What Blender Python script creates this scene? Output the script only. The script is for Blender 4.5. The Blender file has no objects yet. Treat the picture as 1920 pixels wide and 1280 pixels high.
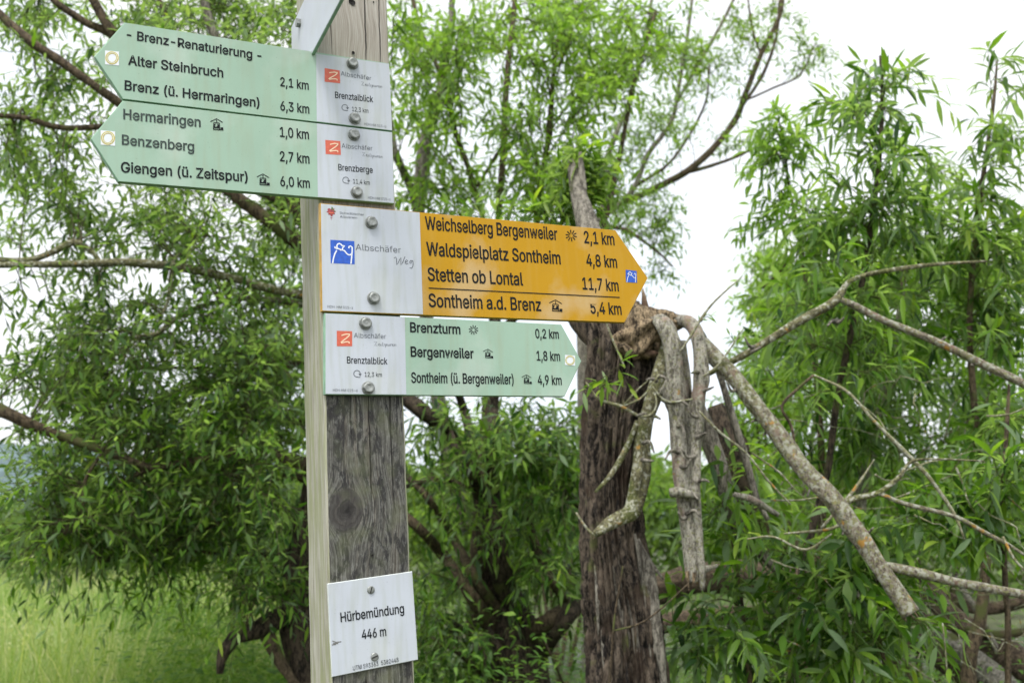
import bpy, math, random
import numpy as np
from mathutils import Matrix, Vector, noise

# ------------------------------------------------------------------ camera, sky, sun
SC = bpy.context.scene
COL = SC.collection
PITCH = math.radians(11.15)
FPX = 1857.0
CAMZ = 1.6
cam = bpy.data.cameras.new('camera')
cam.lens = FPX / 1920 * 36
cam.sensor_width = 36
cam.clip_start = 0.05
cam.clip_end = 3000
cam.dof.use_dof = True
cam.dof.focus_distance = 1.62
cam.dof.aperture_fstop = 6.0
camo = bpy.data.objects.new('camera', cam)
COL.objects.link(camo)
camo.location = (0, 0, CAMZ)
camo.rotation_euler = (math.pi / 2 + PITCH, 0, 0)
SC.camera = camo

SUN_EL, SUN_AZ = math.radians(62), math.radians(200)     # azimuth clockwise from +Y
world = bpy.data.worlds.new('World')
SC.world = world
world.use_nodes = True
wn, wl = world.node_tree.nodes, world.node_tree.links
wn.clear()
sky = wn.new('ShaderNodeTexSky')
sky.sky_type = 'NISHITA'
sky.sun_disc = False
sky.sun_elevation = SUN_EL
sky.sun_rotation = SUN_AZ
sky.air_density = 1.0
sky.dust_density = 6.0
sky.ozone_density = 1.0
# overcast: the cloud layer scatters the sky's light into an almost neutral white
bw = wn.new('ShaderNodeRGBToBW')
wl.new(sky.outputs[0], bw.inputs[0])
lift = wn.new('ShaderNodeMath'); lift.operation = 'MULTIPLY_ADD'
lift.inputs[1].default_value = 0.55
lift.inputs[2].default_value = 5.2
wl.new(bw.outputs[0], lift.inputs[0])
tc = wn.new('ShaderNodeTexCoord')
cn = wn.new('ShaderNodeTexNoise'); cn.inputs['Scale'].default_value = 2.2; cn.inputs['Detail'].default_value = 5
wl.new(tc.outputs['Generated'], cn.inputs['Vector'])
cr = wn.new('ShaderNodeValToRGB')
cr.color_ramp.elements[0].position = 0.33; cr.color_ramp.elements[0].color = (0.82, 0.90, 1.0, 1)
cr.color_ramp.elements[1].position = 0.62; cr.color_ramp.elements[1].color = (1.0, 1.0, 1.0, 1)
wl.new(cn.outputs['Fac'], cr.inputs[0])
vm = wn.new('ShaderNodeVectorMath'); vm.operation = 'SCALE'
wl.new(cr.outputs[0], vm.inputs[0]); wl.new(lift.outputs[0], vm.inputs['Scale'])
mixs = wn.new('ShaderNodeMix'); mixs.data_type = 'RGBA'; mixs.inputs[0].default_value = 0.9
wl.new(sky.outputs[0], mixs.inputs[6]); wl.new(vm.outputs[0], mixs.inputs[7])
bg = wn.new('ShaderNodeBackground'); bg.inputs[1].default_value = 0.15
wl.new(mixs.outputs[2], bg.inputs[0])
wo = wn.new('ShaderNodeOutputWorld'); wl.new(bg.outputs[0], wo.inputs[0])

sl = bpy.data.lights.new('sun', 'SUN')
sl.energy = 1.5
sl.angle = math.radians(14)
sl.color = (1.0, 0.965, 0.91)
so = bpy.data.objects.new('sun', sl); COL.objects.link(so)
sd = Vector((math.sin(SUN_AZ) * math.cos(SUN_EL), math.cos(SUN_AZ) * math.cos(SUN_EL), math.sin(SUN_EL)))
so.rotation_euler = sd.to_track_quat('Z', 'Y').to_euler()
so.location = sd * 20

SC.view_settings.view_transform = 'Standard'
SC.view_settings.look = 'None'
SC.view_settings.exposure = 0.62
SC.view_settings.gamma = 1
SC.view_settings.use_curve_mapping = False
SC.cycles.max_bounces = 8
SC.cycles.diffuse_bounces = 3
SC.cycles.transmission_bounces = 6
SC.cycles.use_denoising = True

# ------------------------------------------------------------------ helpers
rng = np.random.default_rng(7)
random.seed(7)
CP, SP = math.cos(PITCH), math.sin(PITCH)

def ray(px, py):
    x, y = (px - 960) / FPX, -(py - 640) / FPX
    return Vector((x, CP - y * SP, SP + y * CP))

def P(px, py, Y):
    """point of the place seen at photo pixel (px, py) on the plane Y metres ahead"""
    r = ray(px, py)
    t = Y / r.y
    return Vector((0, 0, CAMZ)) + r * t

def tag(o, label=None, cat=None, group=None, kind=None):
    if label: o['label'] = label
    if cat: o['category'] = cat
    if group: o['group'] = group
    if kind: o['kind'] = kind
    return o

def thing(name, loc, label, cat, group=None, rot=None):
    o = bpy.data.objects.new(name, None)
    o.empty_display_size = 0.1
    COL.objects.link(o)
    m = Matrix.Translation(Vector(loc))
    if rot is not None: m = m @ rot
    o.matrix_world = m
    o['_m'] = 1
    MATS[o.name] = m
    return tag(o, label, cat, group)
MATS = {}

def adopt(o, parent):
    if parent is not None:
        o.parent = parent
        o.matrix_parent_inverse = MATS[parent.name].inverted() if parent.name in MATS else Matrix()
    return o

def mesh_np(name, V, loops, starts, mats, parent=None, smooth=True, tint=None, fmat=None, local=False):
    V = np.asarray(V, dtype=np.float32)
    me = bpy.data.meshes.new(name)
    me.vertices.add(len(V)); me.vertices.foreach_set('co', V.ravel())
    me.loops.add(len(loops)); me.loops.foreach_set('vertex_index', np.asarray(loops, dtype=np.int32))
    me.polygons.add(len(starts)); me.polygons.foreach_set('loop_start', np.asarray(starts, dtype=np.int32))
    me.polygons.foreach_set('use_smooth', np.full(len(starts), bool(smooth)))
    if fmat is not None: me.polygons.foreach_set('material_index', np.asarray(fmat, dtype=np.int32))
    me.update(calc_edges=True)
    if tint is not None:
        a = me.attributes.new('tint', 'FLOAT', 'POINT')
        a.data.foreach_set('value', np.asarray(tint, dtype=np.float32))
    for m in (mats if isinstance(mats, (list, tuple)) else [mats]): me.materials.append(m)
    o = bpy.data.objects.new(name, me); COL.objects.link(o)
    if parent is not None:
        o.parent = parent
        if not local: o.matrix_parent_inverse = MATS[parent.name].inverted()
    return o

class MB:
    """collects polygons"""
    def __init__(s): s.v = []; s.f = []; s.m = []; s.n = 0; s.t = []
    def add(s, V, F, mi=0, tint=0.5):
        V = np.asarray(V, dtype=float).reshape(-1, 3)
        s.v.append(V); s.t.append(np.full(len(V), tint) if np.isscalar(tint) else np.asarray(tint))
        for f in F: s.f.append([i + s.n for i in f]); s.m.append(mi)
        s.n += len(V)
    def addq(s, V, Q, tint=0.5):       # numpy quads
        V = np.asarray(V); s.v.append(V); s.t.append(np.full(len(V), tint))
        s.f.extend((Q + s.n).tolist()); s.m.extend([0] * len(Q)); s.n += len(V)
    def box(s, a, b, mi=0):
        x0, y0, z0 = a; x1, y1, z1 = b
        V = [(x0,y0,z0),(x1,y0,z0),(x1,y1,z0),(x0,y1,z0),(x0,y0,z1),(x1,y0,z1),(x1,y1,z1),(x0,y1,z1)]
        s.add(V, [(3,2,1,0),(4,5,6,7),(0,1,5,4),(1,2,6,5),(2,3,7,6),(3,0,4,7)], mi)
    def build(s, name, mats, parent=None, smooth=True, local=False):
        V = np.vstack(s.v); loops = [i for f in s.f for i in f]
        ln = np.array([len(f) for f in s.f]); starts = np.concatenate([[0], np.cumsum(ln)[:-1]])
        return mesh_np(name, V, loops, starts, mats, parent, smooth, np.concatenate(s.t), s.m, local)

def catmull(pts, step):
    """pts: list of (Vector, radius) -> arrays of positions and radii, about step metres apart"""
    A = np.array([list(p) + [r] for p, r in pts], dtype=float)
    A = np.vstack([2 * A[0] - A[1], A, 2 * A[-1] - A[-2]])
    out = []
    for i in range(1, len(A) - 2):
        p0, p1, p2, p3 = A[i-1], A[i], A[i+1], A[i+2]
        n = max(1, int(np.linalg.norm((p2 - p1)[:3]) / step))
        t = (np.arange(n) / n)[:, None]
        out.append(0.5 * ((2*p1) + (-p0+p2)*t + (2*p0-5*p1+4*p2-p3)*t**2 + (-p0+3*p1-3*p2+p3)*t**3))
    out.append(A[-2][None])
    o = np.vstack(out)
    return o[:, :3], np.maximum(o[:, 3], 0.0004)

def frames(C):
    T = np.gradient(C, axis=0); T /= np.linalg.norm(T, axis=1)[:, None] + 1e-9
    U = np.zeros_like(T)
    ref = np.array([0, 1.0, 0]) if abs(T[0][1]) < 0.9 else np.array([1.0, 0, 0])
    u = np.cross(T[0], ref); u /= np.linalg.norm(u); U[0] = u
    for i in range(1, len(T)):
        u = u - T[i] * (u @ T[i]); u /= np.linalg.norm(u) + 1e-9; U[i] = u
    return T, U, np.cross(T, U)

def tube(mb, C, R, sides, disp=None, taper_end=False, tint=0.5, cap=True):
    T, U, W = frames(C)
    a = np.linspace(0, 2*np.pi, sides, endpoint=False)
    n = len(C)
    RR = np.repeat(R[:, None], sides, 1)
    if disp is not None:
        L = np.concatenate([[0], np.cumsum(np.linalg.norm(np.diff(C, axis=0), axis=1))])
        RR = disp(RR, L, a, C)
    V = C[:, None] + RR[..., None] * (np.cos(a)[None, :, None] * U[:, None] + np.sin(a)[None, :, None] * W[:, None])
    i = np.arange(n - 1)[:, None]; j = np.arange(sides)[None]
    Q = np.stack([i*sides + j, i*sides + (j+1) % sides, (i+1)*sides + (j+1) % sides, (i+1)*sides + j], -1).reshape(-1, 4)
    base = mb.n
    mb.addq(V.reshape(-1, 3), Q, tint)
    if cap and sides > 3:
        for ring, rev in ((0, True), (n - 1, False)):
            idx = [base + ring*sides + k for k in range(sides)]
            mb.f.append(idx[::-1] if rev else idx); mb.m.append(0)

def bumpy(amp, fl=9.0, fa=1.6, seed=0.0, knots=0.0, ridge=0.0):
    """radius displacement: long furrows, lumps and knots"""
    def f(RR, L, a, C):
        out = RR.copy()
        n, s = RR.shape
        ca, sa = np.cos(a), np.sin(a)
        for i in range(n):
            r = RR[i, 0]
            for j in range(s):
                q = Vector((ca[j]*fa + seed, sa[j]*fa, L[i]*fl))
                d = noise.noise(q) * amp
                if ridge:
                    wp = noise.noise(Vector((ca[j]*2.5, sa[j]*2.5 + seed, L[i]*fl*1.6)))*.55
                    k = noise.noise(Vector((ca[j]*fa*6.0 + seed + wp, sa[j]*fa*6.0 + wp, L[i]*fl*0.8)))
                    k2 = noise.noise(Vector((ca[j]*fa*9 + seed, sa[j]*fa*9, L[i]*fl*3.4)))
                    kb = noise.noise(Vector((ca[j]*fa*2.6 + seed + wp, sa[j]*fa*2.6, L[i]*fl*.5 + 5)))
                    d += -ridge*.5*max(0, .16-abs(kb)) + ridge*.16*k2 - ridge*.25*max(0, .12-abs(noise.noise(Vector((ca[j]*3 + seed, sa[j]*3, L[i]*fl*3.8)))))*4
                    d += ridge * (0.35 - min(0.55, abs(k)*1.9))*-1.0
                if knots: 
                    kk = noise.noise(Vector((ca[j]*1.3 + seed, sa[j]*1.3 + 7, L[i]*fl*0.45)))
                    d += knots * max(0, kk - 0.28) * 3
                out[i, j] = r * (1 + d)
        return out
    return f

def nodes(name):
    m = bpy.data.materials.new(name); m.use_nodes = True
    nt = m.node_tree; nt.nodes.clear()
    return m, nt.nodes, nt.links

def N(ns, t, **kw):
    n = ns.new(t)
    for k, v in kw.items(): setattr(n, k, v)
    return n

def ramp(ns, stops):
    r = ns.new('ShaderNodeValToRGB'); e = r.color_ramp.elements
    while len(e) < len(stops): e.new(0.5)
    for el, (p, c) in zip(e, stops): el.position = p; el.color = (*c, 1)
    return r

def mapping(ns, ls, src, scale):
    mp = ns.new('ShaderNodeMapping'); mp.inputs['Scale'].default_value = scale
    ls.new(src, mp.inputs[0]); return mp.outputs[0]

# ------------------------------------------------------------------ materials
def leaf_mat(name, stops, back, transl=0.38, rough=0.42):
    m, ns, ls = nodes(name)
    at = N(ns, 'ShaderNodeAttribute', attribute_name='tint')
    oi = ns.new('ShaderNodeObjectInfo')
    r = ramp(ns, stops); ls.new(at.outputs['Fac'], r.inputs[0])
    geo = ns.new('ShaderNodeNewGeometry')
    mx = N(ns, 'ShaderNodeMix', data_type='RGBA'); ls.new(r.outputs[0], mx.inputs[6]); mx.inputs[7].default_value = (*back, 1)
    mf = N(ns, 'ShaderNodeMath', operation='MULTIPLY'); mf.inputs[1].default_value = 0.6
    ls.new(geo.outputs['Backfacing'], mf.inputs[0]); ls.new(mf.outputs[0], mx.inputs[0])
    hs = ns.new('ShaderNodeHueSaturation'); ls.new(mx.outputs[2], hs.inputs['Color'])
    mr = ns.new('ShaderNodeMapRange'); mr.inputs[3].default_value = 0.88; mr.inputs[4].default_value = 1.12
    ls.new(oi.outputs['Random'], mr.inputs[0]); ls.new(mr.outputs[0], hs.inputs['Value'])
    b = ns.new('ShaderNodeBsdfPrincipled'); ls.new(hs.outputs[0], b.inputs['Base Color'])
    b.inputs['Roughness'].default_value = rough; b.inputs['Specular IOR Level'].default_value = 0.28
    t = ns.new('ShaderNodeBsdfTranslucent')
    tm = N(ns, 'ShaderNodeMix', data_type='RGBA', blend_type='MULTIPLY'); tm.inputs[0].default_value = 1
    ls.new(hs.outputs[0], tm.inputs[6]); tm.inputs[7].default_value = (2.2, 2.3, 0.8, 1)
    ls.new(tm.outputs[2], t.inputs[0])
    mix = ns.new('ShaderNodeMixShader'); mix.inputs[0].default_value = transl
    ls.new(b.outputs[0], mix.inputs[1]); ls.new(t.outputs[0], mix.inputs[2])
    o = ns.new('ShaderNodeOutputMaterial'); ls.new(mix.outputs[0], o.inputs[0])
    return m

def bark_mat(name, dark, light, scale=1.0, stretch=0.22, lichen=0.0, moss=0.0, bump=0.6, rough=0.9, pink=None):
    m, ns, ls = nodes(name)
    tc = ns.new('ShaderNodeTexCoord')
    v = mapping(ns, ls, tc.outputs['Object'], (60*scale, 60*scale, 60*scale*stretch))
    n1 = ns.new('ShaderNodeTexNoise'); n1.inputs['Scale'].default_value = 1; n1.inputs['Detail'].default_value = 8; n1.inputs['Roughness'].default_value = 0.68
    ls.new(v, n1.inputs[0])
    r = ramp(ns, [(0.30, dark), (0.5, tuple((a+b)/2 for a, b in zip(dark, light))), (0.72, light)])
    n3 = ns.new('ShaderNodeTexNoise'); n3.inputs['Scale'].default_value = 1; n3.inputs['Detail'].default_value = 6; n3.inputs['Roughness'].default_value = 0.75; n3.inputs['Distortion'].default_value = 0.8
    ls.new(mapping(ns, ls, tc.outputs['Object'], (170*scale, 170*scale, 170*scale*stretch*1.4)), n3.inputs[0])
    av = N(ns, 'ShaderNodeMath', operation='MULTIPLY_ADD'); av.inputs[1].default_value = 0.55; ls.new(n3.outputs['Fac'], av.inputs[0])
    av2 = N(ns, 'ShaderNodeMath', operation='MULTIPLY'); av2.inputs[1].default_value = 0.45; ls.new(n1.outputs['Fac'], av2.inputs[0]); ls.new(av2.outputs[0], av.inputs[2])
    spread = ns.new('ShaderNodeMapRange'); spread.inputs[1].default_value = .38; spread.inputs[2].default_value = .62; ls.new(av.outputs[0], spread.inputs[0])
    ls.new(spread.outputs[0], r.inputs[0]); col = r.outputs[0]
    def over(col, scale_, lo, hi, c, det=4, off=0):
        n = ns.new('ShaderNodeTexNoise'); n.inputs['Scale'].default_value = scale_; n.inputs['Detail'].default_value = det
        vv = ns.new('ShaderNodeMapping'); vv.inputs['Location'].default_value = (off, off*1.7, off*.6); ls.new(tc.outputs['Object'], vv.inputs[0])
        ls.new(vv.outputs[0], n.inputs[0])
        mr = ns.new('ShaderNodeMapRange'); mr.inputs[1].default_value = lo; mr.inputs[2].default_value = hi; ls.new(n.outputs['Fac'], mr.inputs[0])
        mx = N(ns, 'ShaderNodeMix', data_type='RGBA'); ls.new(mr.outputs[0], mx.inputs[0]); ls.new(col, mx.inputs[6]); mx.inputs[7].default_value = (*c, 1)
        return mx.outputs[2]
    if pink: col = over(col, 14, 0.55, 0.68, pink, 5, 3)
    if moss: col = over(col, 11, 0.66 - moss*.3, 0.76 - moss*.3, (0.085, 0.095, 0.03), 5, 11)
    if lichen:
        col = over(col, 75, 0.58 - lichen*.12, 0.68 - lichen*.12, (0.34, 0.34, 0.27), 8, 5)
        col = over(col, 130, 0.60 - lichen*.08, 0.66 - lichen*.08, (0.20, 0.20, 0.09), 4, 2)
        col = over(col, 30, 0.70 - lichen*.08, 0.74 - lichen*.08, (0.36, 0.20, 0.045), 10, 9)
    b = ns.new('ShaderNodeBsdfPrincipled'); ls.new(col, b.inputs['Base Color']); b.inputs['Roughness'].default_value = rough
    b.inputs['Specular IOR Level'].default_value = 0.25
    bp = ns.new('ShaderNodeBump'); bp.inputs['Strength'].default_value = bump; bp.inputs['Distance'].default_value = 0.01
    ls.new(av.outputs[0], bp.inputs['Height']); ls.new(bp.outputs[0], b.inputs['Normal'])
    o = ns.new('ShaderNodeOutputMaterial'); ls.new(b.outputs[0], o.inputs[0])
    return m

def plain(name, c, rough=0.5, metal=0.0, var=0.06, scale=30, spec=0.5, bump=0.0):
    m, ns, ls = nodes(name)
    tc = ns.new('ShaderNodeTexCoord')
    n1 = ns.new('ShaderNodeTexNoise'); n1.inputs['Scale'].default_value = scale; n1.inputs['Detail'].default_value = 5
    ls.new(tc.outputs['Object'], n1.inputs[0])
    lo = tuple(max(0, x*(1-var)) for x in c); hi = tuple(min(1, x*(1+var)) for x in c)
    r = ramp(ns, [(0.35, lo), (0.65, hi)]); ls.new(n1.outputs['Fac'], r.inputs[0])
    b = ns.new('ShaderNodeBsdfPrincipled'); ls.new(r.outputs[0], b.inputs['Base Color'])
    b.inputs['Roughness'].default_value = rough; b.inputs['Metallic'].default_value = metal; b.inputs['Specular IOR Level'].default_value = spec
    if bump:
        bp = ns.new('ShaderNodeBump'); bp.inputs['Strength'].default_value = bump; bp.inputs['Distance'].default_value = 0.002
        ls.new(n1.outputs['Fac'], bp.inputs['Height']); ls.new(bp.outputs[0], b.inputs['Normal'])
    o = ns.new('ShaderNodeOutputMaterial'); ls.new(b.outputs[0], o.inputs[0])
    return m

def sign_mat(name, c, dirt=(0.30, 0.33, 0.22)):
    """painted metal sheet: faint runs of dirt, algae film, specks"""
    m, ns, ls = nodes(name)
    tc = ns.new('ShaderNodeTexCoord')
    def nz(sc, det, lo, hi, amt, col, c2):
        v = mapping(ns, ls, tc.outputs['Object'], sc)
        n = ns.new('ShaderNodeTexNoise'); n.inputs['Scale'].default_value = 1; n.inputs['Detail'].default_value = det; ls.new(v, n.inputs[0])
        mr = ns.new('ShaderNodeMapRange'); mr.inputs[1].default_value = lo; mr.inputs[2].default_value = hi; mr.inputs[4].default_value = amt
        ls.new(n.outputs['Fac'], mr.inputs[0])
        mx = N(ns, 'ShaderNodeMix', data_type='RGBA'); ls.new(mr.outputs[0], mx.inputs[0]); ls.new(col, mx.inputs[6]); mx.inputs[7].default_value = (*c2, 1)
        return mx.outputs[2]
    rgb = ns.new('ShaderNodeRGB'); rgb.outputs[0].default_value = (*c, 1)
    col = nz((16, 13, 16), 4, 0.40, 0.75, 0.20, rgb.outputs[0], tuple(x*.62 for x in c))
    col = nz((85, 9, 9), 6, 0.46, 0.74, 0.36, col, dirt)
    col = nz((9, 8, 7), 8, 0.54, 0.66, 0.22, col, (0.62, 0.64, 0.60))
    col = nz((420, 420, 420), 2, 0.70, 0.76, 0.5, col, tuple(x*.45 for x in c))
    b = ns.new('ShaderNodeBsdfPrincipled'); ls.new(col, b.inputs['Base Color'])
    n = ns.new('ShaderNodeTexNoise'); n.inputs['Scale'].default_value = 35; n.inputs['Detail'].default_value = 4; ls.new(tc.outputs['Object'], n.inputs[0])
    mr = ns.new('ShaderNodeMapRange'); mr.inputs[3].default_value = 0.36; mr.inputs[4].default_value = 0.56; ls.new(n.outputs['Fac'], mr.inputs[0]); ls.new(mr.outputs[0], b.inputs['Roughness'])
    b.inputs['Specular IOR Level'].default_value = 0.25
    o = ns.new('ShaderNodeOutputMaterial'); ls.new(b.outputs[0], o.inputs[0])
    return m

def wood_front():
    m, ns, ls = nodes('weathered_post_front')
    tc = ns.new('ShaderNodeTexCoord')
    sx = ns.new('ShaderNodeSeparateXYZ'); ls.new(tc.outputs['Object'], sx.inputs[0])
    def M(op, a, b=None, c=None):
        n = N(ns, 'ShaderNodeMath', operation=op)
        for i, x in enumerate((a, b, c)):
            if x is None: continue
            if isinstance(x, (int, float)): n.inputs[i].default_value = x
            else: ls.new(x, n.inputs[i])
        return n.outputs[0]
    u, v = sx.outputs[0], sx.outputs[1]
    wob = ns.new('ShaderNodeTexNoise'); wob.inputs['Scale'].default_value = 9; wob.inputs['Detail'].default_value = 2; ls.new(tc.outputs['Object'], wob.inputs[0])
    w = M('MULTIPLY', M('SUBTRACT', wob.outputs['Fac'], 0.5), 0.02)
    uu = M('ADD', u, w)
    # grain flows round a knot like a stream round a stone
    KU, KV, R = -0.044, -0.283, 0.0255
    du = M('SUBTRACT', uu, KU); dv = M('MULTIPLY', M('SUBTRACT', v, KV), 0.80)
    r2 = M('ADD', M('ADD', M('MULTIPLY', du, du), M('MULTIPLY', dv, dv)), 1e-5)
    inside = M('LESS_THAN', r2, R*R)
    psi = M('MULTIPLY', du, M('SUBTRACT', 1.0, M('DIVIDE', R*R, r2)))
    kn = ns.new('ShaderNodeTexNoise'); kn.inputs['Scale'].default_value = 60; kn.inputs['Detail'].default_value = 4; ls.new(tc.outputs['Object'], kn.inputs[0])
    rr = M('ADD', M('SQRT', r2), M('MULTIPLY', M('SUBTRACT', kn.outputs['Fac'], 0.5), 0.017))
    g = N(ns, 'ShaderNodeMix', data_type='FLOAT'); ls.new(inside, g.inputs[0]); ls.new(psi, g.inputs[2]); ls.new(M('MULTIPLY', rr, 0.8), g.inputs[3])
    cv = ns.new('ShaderNodeCombineXYZ'); ls.new(M('MULTIPLY', g.outputs[0], 420.0), cv.inputs[0]); ls.new(M('MULTIPLY', v, 9.0), cv.inputs[1])
    gr = ns.new('ShaderNodeTexNoise'); gr.inputs['Scale'].default_value = 1; gr.inputs['Detail'].default_value = 7; gr.inputs['Roughness'].default_value = 0.72; ls.new(cv.outputs[0], gr.inputs[0])
    cv2 = ns.new('ShaderNodeCombineXYZ'); ls.new(M('MULTIPLY', g.outputs[0], 95.0), cv2.inputs[0]); ls.new(M('MULTIPLY', v, 2.2), cv2.inputs[1])
    g2 = ns.new('ShaderNodeTexNoise'); g2.inputs['Scale'].default_value = 1; g2.inputs['Detail'].default_value = 4; ls.new(cv2.outputs[0], g2.inputs[0])
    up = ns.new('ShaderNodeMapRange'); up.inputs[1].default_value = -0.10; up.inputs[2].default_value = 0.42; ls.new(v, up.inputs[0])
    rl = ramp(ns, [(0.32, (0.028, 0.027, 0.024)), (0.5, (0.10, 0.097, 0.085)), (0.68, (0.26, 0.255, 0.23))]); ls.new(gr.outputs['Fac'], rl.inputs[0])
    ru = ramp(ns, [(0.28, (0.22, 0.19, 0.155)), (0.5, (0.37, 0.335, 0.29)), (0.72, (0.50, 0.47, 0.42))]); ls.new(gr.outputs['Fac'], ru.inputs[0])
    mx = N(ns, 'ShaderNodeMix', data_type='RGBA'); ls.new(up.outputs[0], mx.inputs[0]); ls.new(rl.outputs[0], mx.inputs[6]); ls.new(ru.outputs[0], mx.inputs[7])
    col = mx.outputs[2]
    def blend(col, fac, c):
        x = N(ns, 'ShaderNodeMix', data_type='RGBA'); ls.new(fac, x.inputs[0]); ls.new(col, x.inputs[6]); x.inputs[7].default_value = (*c, 1); return x.outputs[2]
    def mrange(x, a, b, c=0, d=1):
        n = ns.new('ShaderNodeMapRange'); n.inputs[1].default_value = a; n.inputs[2].default_value = b; n.inputs[3].default_value = c; n.inputs[4].default_value = d; ls.new(x, n.inputs[0]); return n.outputs[0]
    # broad brown bands along the grain
    col = blend(col, mrange(g2.outputs['Fac'], 0.54, 0.74, 0, 0.32), (0.19, 0.145, 0.10))
    # mould blotches, elongated, only on the damp lower part
    mv = mapping(ns, ls, tc.outputs['Object'], (62, 17, 10))
    mo = ns.new('ShaderNodeTexNoise'); mo.inputs['Scale'].default_value = 1; mo.inputs['Detail'].default_value = 6; mo.inputs['Roughness'].default_value = 0.7; mo.inputs['Distortion'].default_value = 1.1; ls.new(mv, mo.inputs[0])
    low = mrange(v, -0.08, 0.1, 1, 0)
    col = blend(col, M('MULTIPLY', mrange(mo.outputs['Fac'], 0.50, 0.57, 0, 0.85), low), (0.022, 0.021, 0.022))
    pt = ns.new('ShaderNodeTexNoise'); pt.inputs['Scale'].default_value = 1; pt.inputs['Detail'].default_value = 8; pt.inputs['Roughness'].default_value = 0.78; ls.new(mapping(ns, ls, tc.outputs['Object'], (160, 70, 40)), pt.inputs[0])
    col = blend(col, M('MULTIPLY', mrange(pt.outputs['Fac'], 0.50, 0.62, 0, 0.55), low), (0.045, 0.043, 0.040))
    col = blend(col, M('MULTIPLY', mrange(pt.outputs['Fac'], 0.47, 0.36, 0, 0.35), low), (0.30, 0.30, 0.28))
    # the knot itself
    ring = M('MULTIPLY', inside, 0.75)
    col = blend(col, ring, (0.05, 0.045, 0.042))
    hole = M('MULTIPLY', mrange(rr, 0.004, 0.013, 1, 0), 0.9)
    col = blend(col, hole, (0.012, 0.011, 0.011))
    # drying cracks at fixed places along the post
    crack = None
    wv = ns.new('ShaderNodeTexNoise'); wv.inputs['Scale'].default_value = 22; wv.inputs['Detail'].default_value = 3; ls.new(mapping(ns, ls, tc.outputs['Object'], (0.2, 1, 0.2)), wv.inputs[0])
    wig = M('MULTIPLY', M('SUBTRACT', wv.outputs['Fac'], 0.5), 0.005)
    for cu, v0, v1, wd in ((-0.0035, -0.30, 0.0, 0.0006), (0.0295, -0.30, 0.0, 0.0007), (-0.031, -0.20, 0.0, 0.0004), (0.012, 0.40, 1.4, 0.0008), (0.036, 0.40, 1.4, 0.0006), (-0.02, -1.9, -0.5, 0.0006), (0.021, -1.9, -0.52, 0.0006), (-0.045, 0.42, 1.4, 0.0005)):
        d = M('ABSOLUTE', M('SUBTRACT', M('ADD', u, wig), cu))
        k = M('MULTIPLY', mrange(d, wd*0.6, wd*1.8, 1, 0), M('MULTIPLY', mrange(v, v0, v0 + 0.05, 0, 1), mrange(v, v1 - 0.02, v1, 1, 0)))
        crack = k if crack is None else M('MAXIMUM', crack, k)
    col = blend(col, M('MULTIPLY', crack, 0.9), (0.012, 0.010, 0.009))
    # green film near the right edge and under the signs
    al = ns.new('ShaderNodeTexNoise'); al.inputs['Scale'].default_value = 26; al.inputs['Detail'].default_value = 5; ls.new(tc.outputs['Object'], al.inputs[0])
    col = blend(col, M('MULTIPLY', mrange(al.outputs['Fac'], 0.48, 0.7, 0, 0.45), low), (0.13, 0.145, 0.075))
    b = ns.new('ShaderNodeBsdfPrincipled'); ls.new(col, b.inputs['Base Color']); b.inputs['Roughness'].default_value = 0.88; b.inputs['Specular IOR Level'].default_value = 0.25
    h = M('SUBTRACT', M('SUBTRACT', M('SUBTRACT', gr.outputs['Fac'], M('MULTIPLY', pt.outputs['Fac'], .5)), M('MULTIPLY', crack, 1.5)), M('MULTIPLY', hole, 1.2))
    bp = ns.new('ShaderNodeBump'); bp.inputs['Strength'].default_value = 0.8; bp.inputs['Distance'].default_value = 0.0022; ls.new(h, bp.inputs['Height']); ls.new(bp.outputs[0], b.inputs['Normal'])
    o = ns.new('ShaderNodeOutputMaterial'); ls.new(b.outputs[0], o.inputs[0])
    return m

def wood_side():
    m, ns, ls = nodes('weathered_post_side')
    tc = ns.new('ShaderNodeTexCoord')
    n1 = ns.new('ShaderNodeTexNoise'); n1.inputs['Scale'].default_value = 1; n1.inputs['Detail'].default_value = 7; n1.inputs['Roughness'].default_value = .7
    ls.new(mapping(ns, ls, tc.outputs['Object'], (60, 14, 260)), n1.inputs[0])
    r = ramp(ns, [(0.28, (0.15, 0.14, 0.105)), (0.5, (0.36, 0.345, 0.275)), (0.75, (0.50, 0.49, 0.42))]); ls.new(n1.outputs['Fac'], r.inputs[0])
    n2 = ns.new('ShaderNodeTexNoise'); n2.inputs['Scale'].default_value = 1; n2.inputs['Detail'].default_value = 5; ls.new(mapping(ns, ls, tc.outputs['Object'], (30, 9, 70)), n2.inputs[0])
    mr = ns.new('ShaderNodeMapRange'); mr.inputs[1].default_value = .44; mr.inputs[2].default_value = .60; mr.inputs[4].default_value = .8; ls.new(n2.outputs['Fac'], mr.inputs[0])
    mx = N(ns, 'ShaderNodeMix', data_type='RGBA'); ls.new(mr.outputs[0], mx.inputs[0]); ls.new(r.outputs[0], mx.inputs[6]); mx.inputs[7].default_value = (0.25, 0.27, 0.13, 1)
    b = ns.new('ShaderNodeBsdfPrincipled'); ls.new(mx.outputs[2], b.inputs['Base Color']); b.inputs['Roughness'].default_value = .88
    bp = ns.new('ShaderNodeBump'); bp.inputs['Strength'].default_value = 0.7; bp.inputs['Distance'].default_value = 0.002; ls.new(n1.outputs['Fac'], bp.inputs['Height']); ls.new(bp.outputs[0], b.inputs['Normal'])
    o = ns.new('ShaderNodeOutputMaterial'); ls.new(b.outputs[0], o.inputs[0])
    return m

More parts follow.
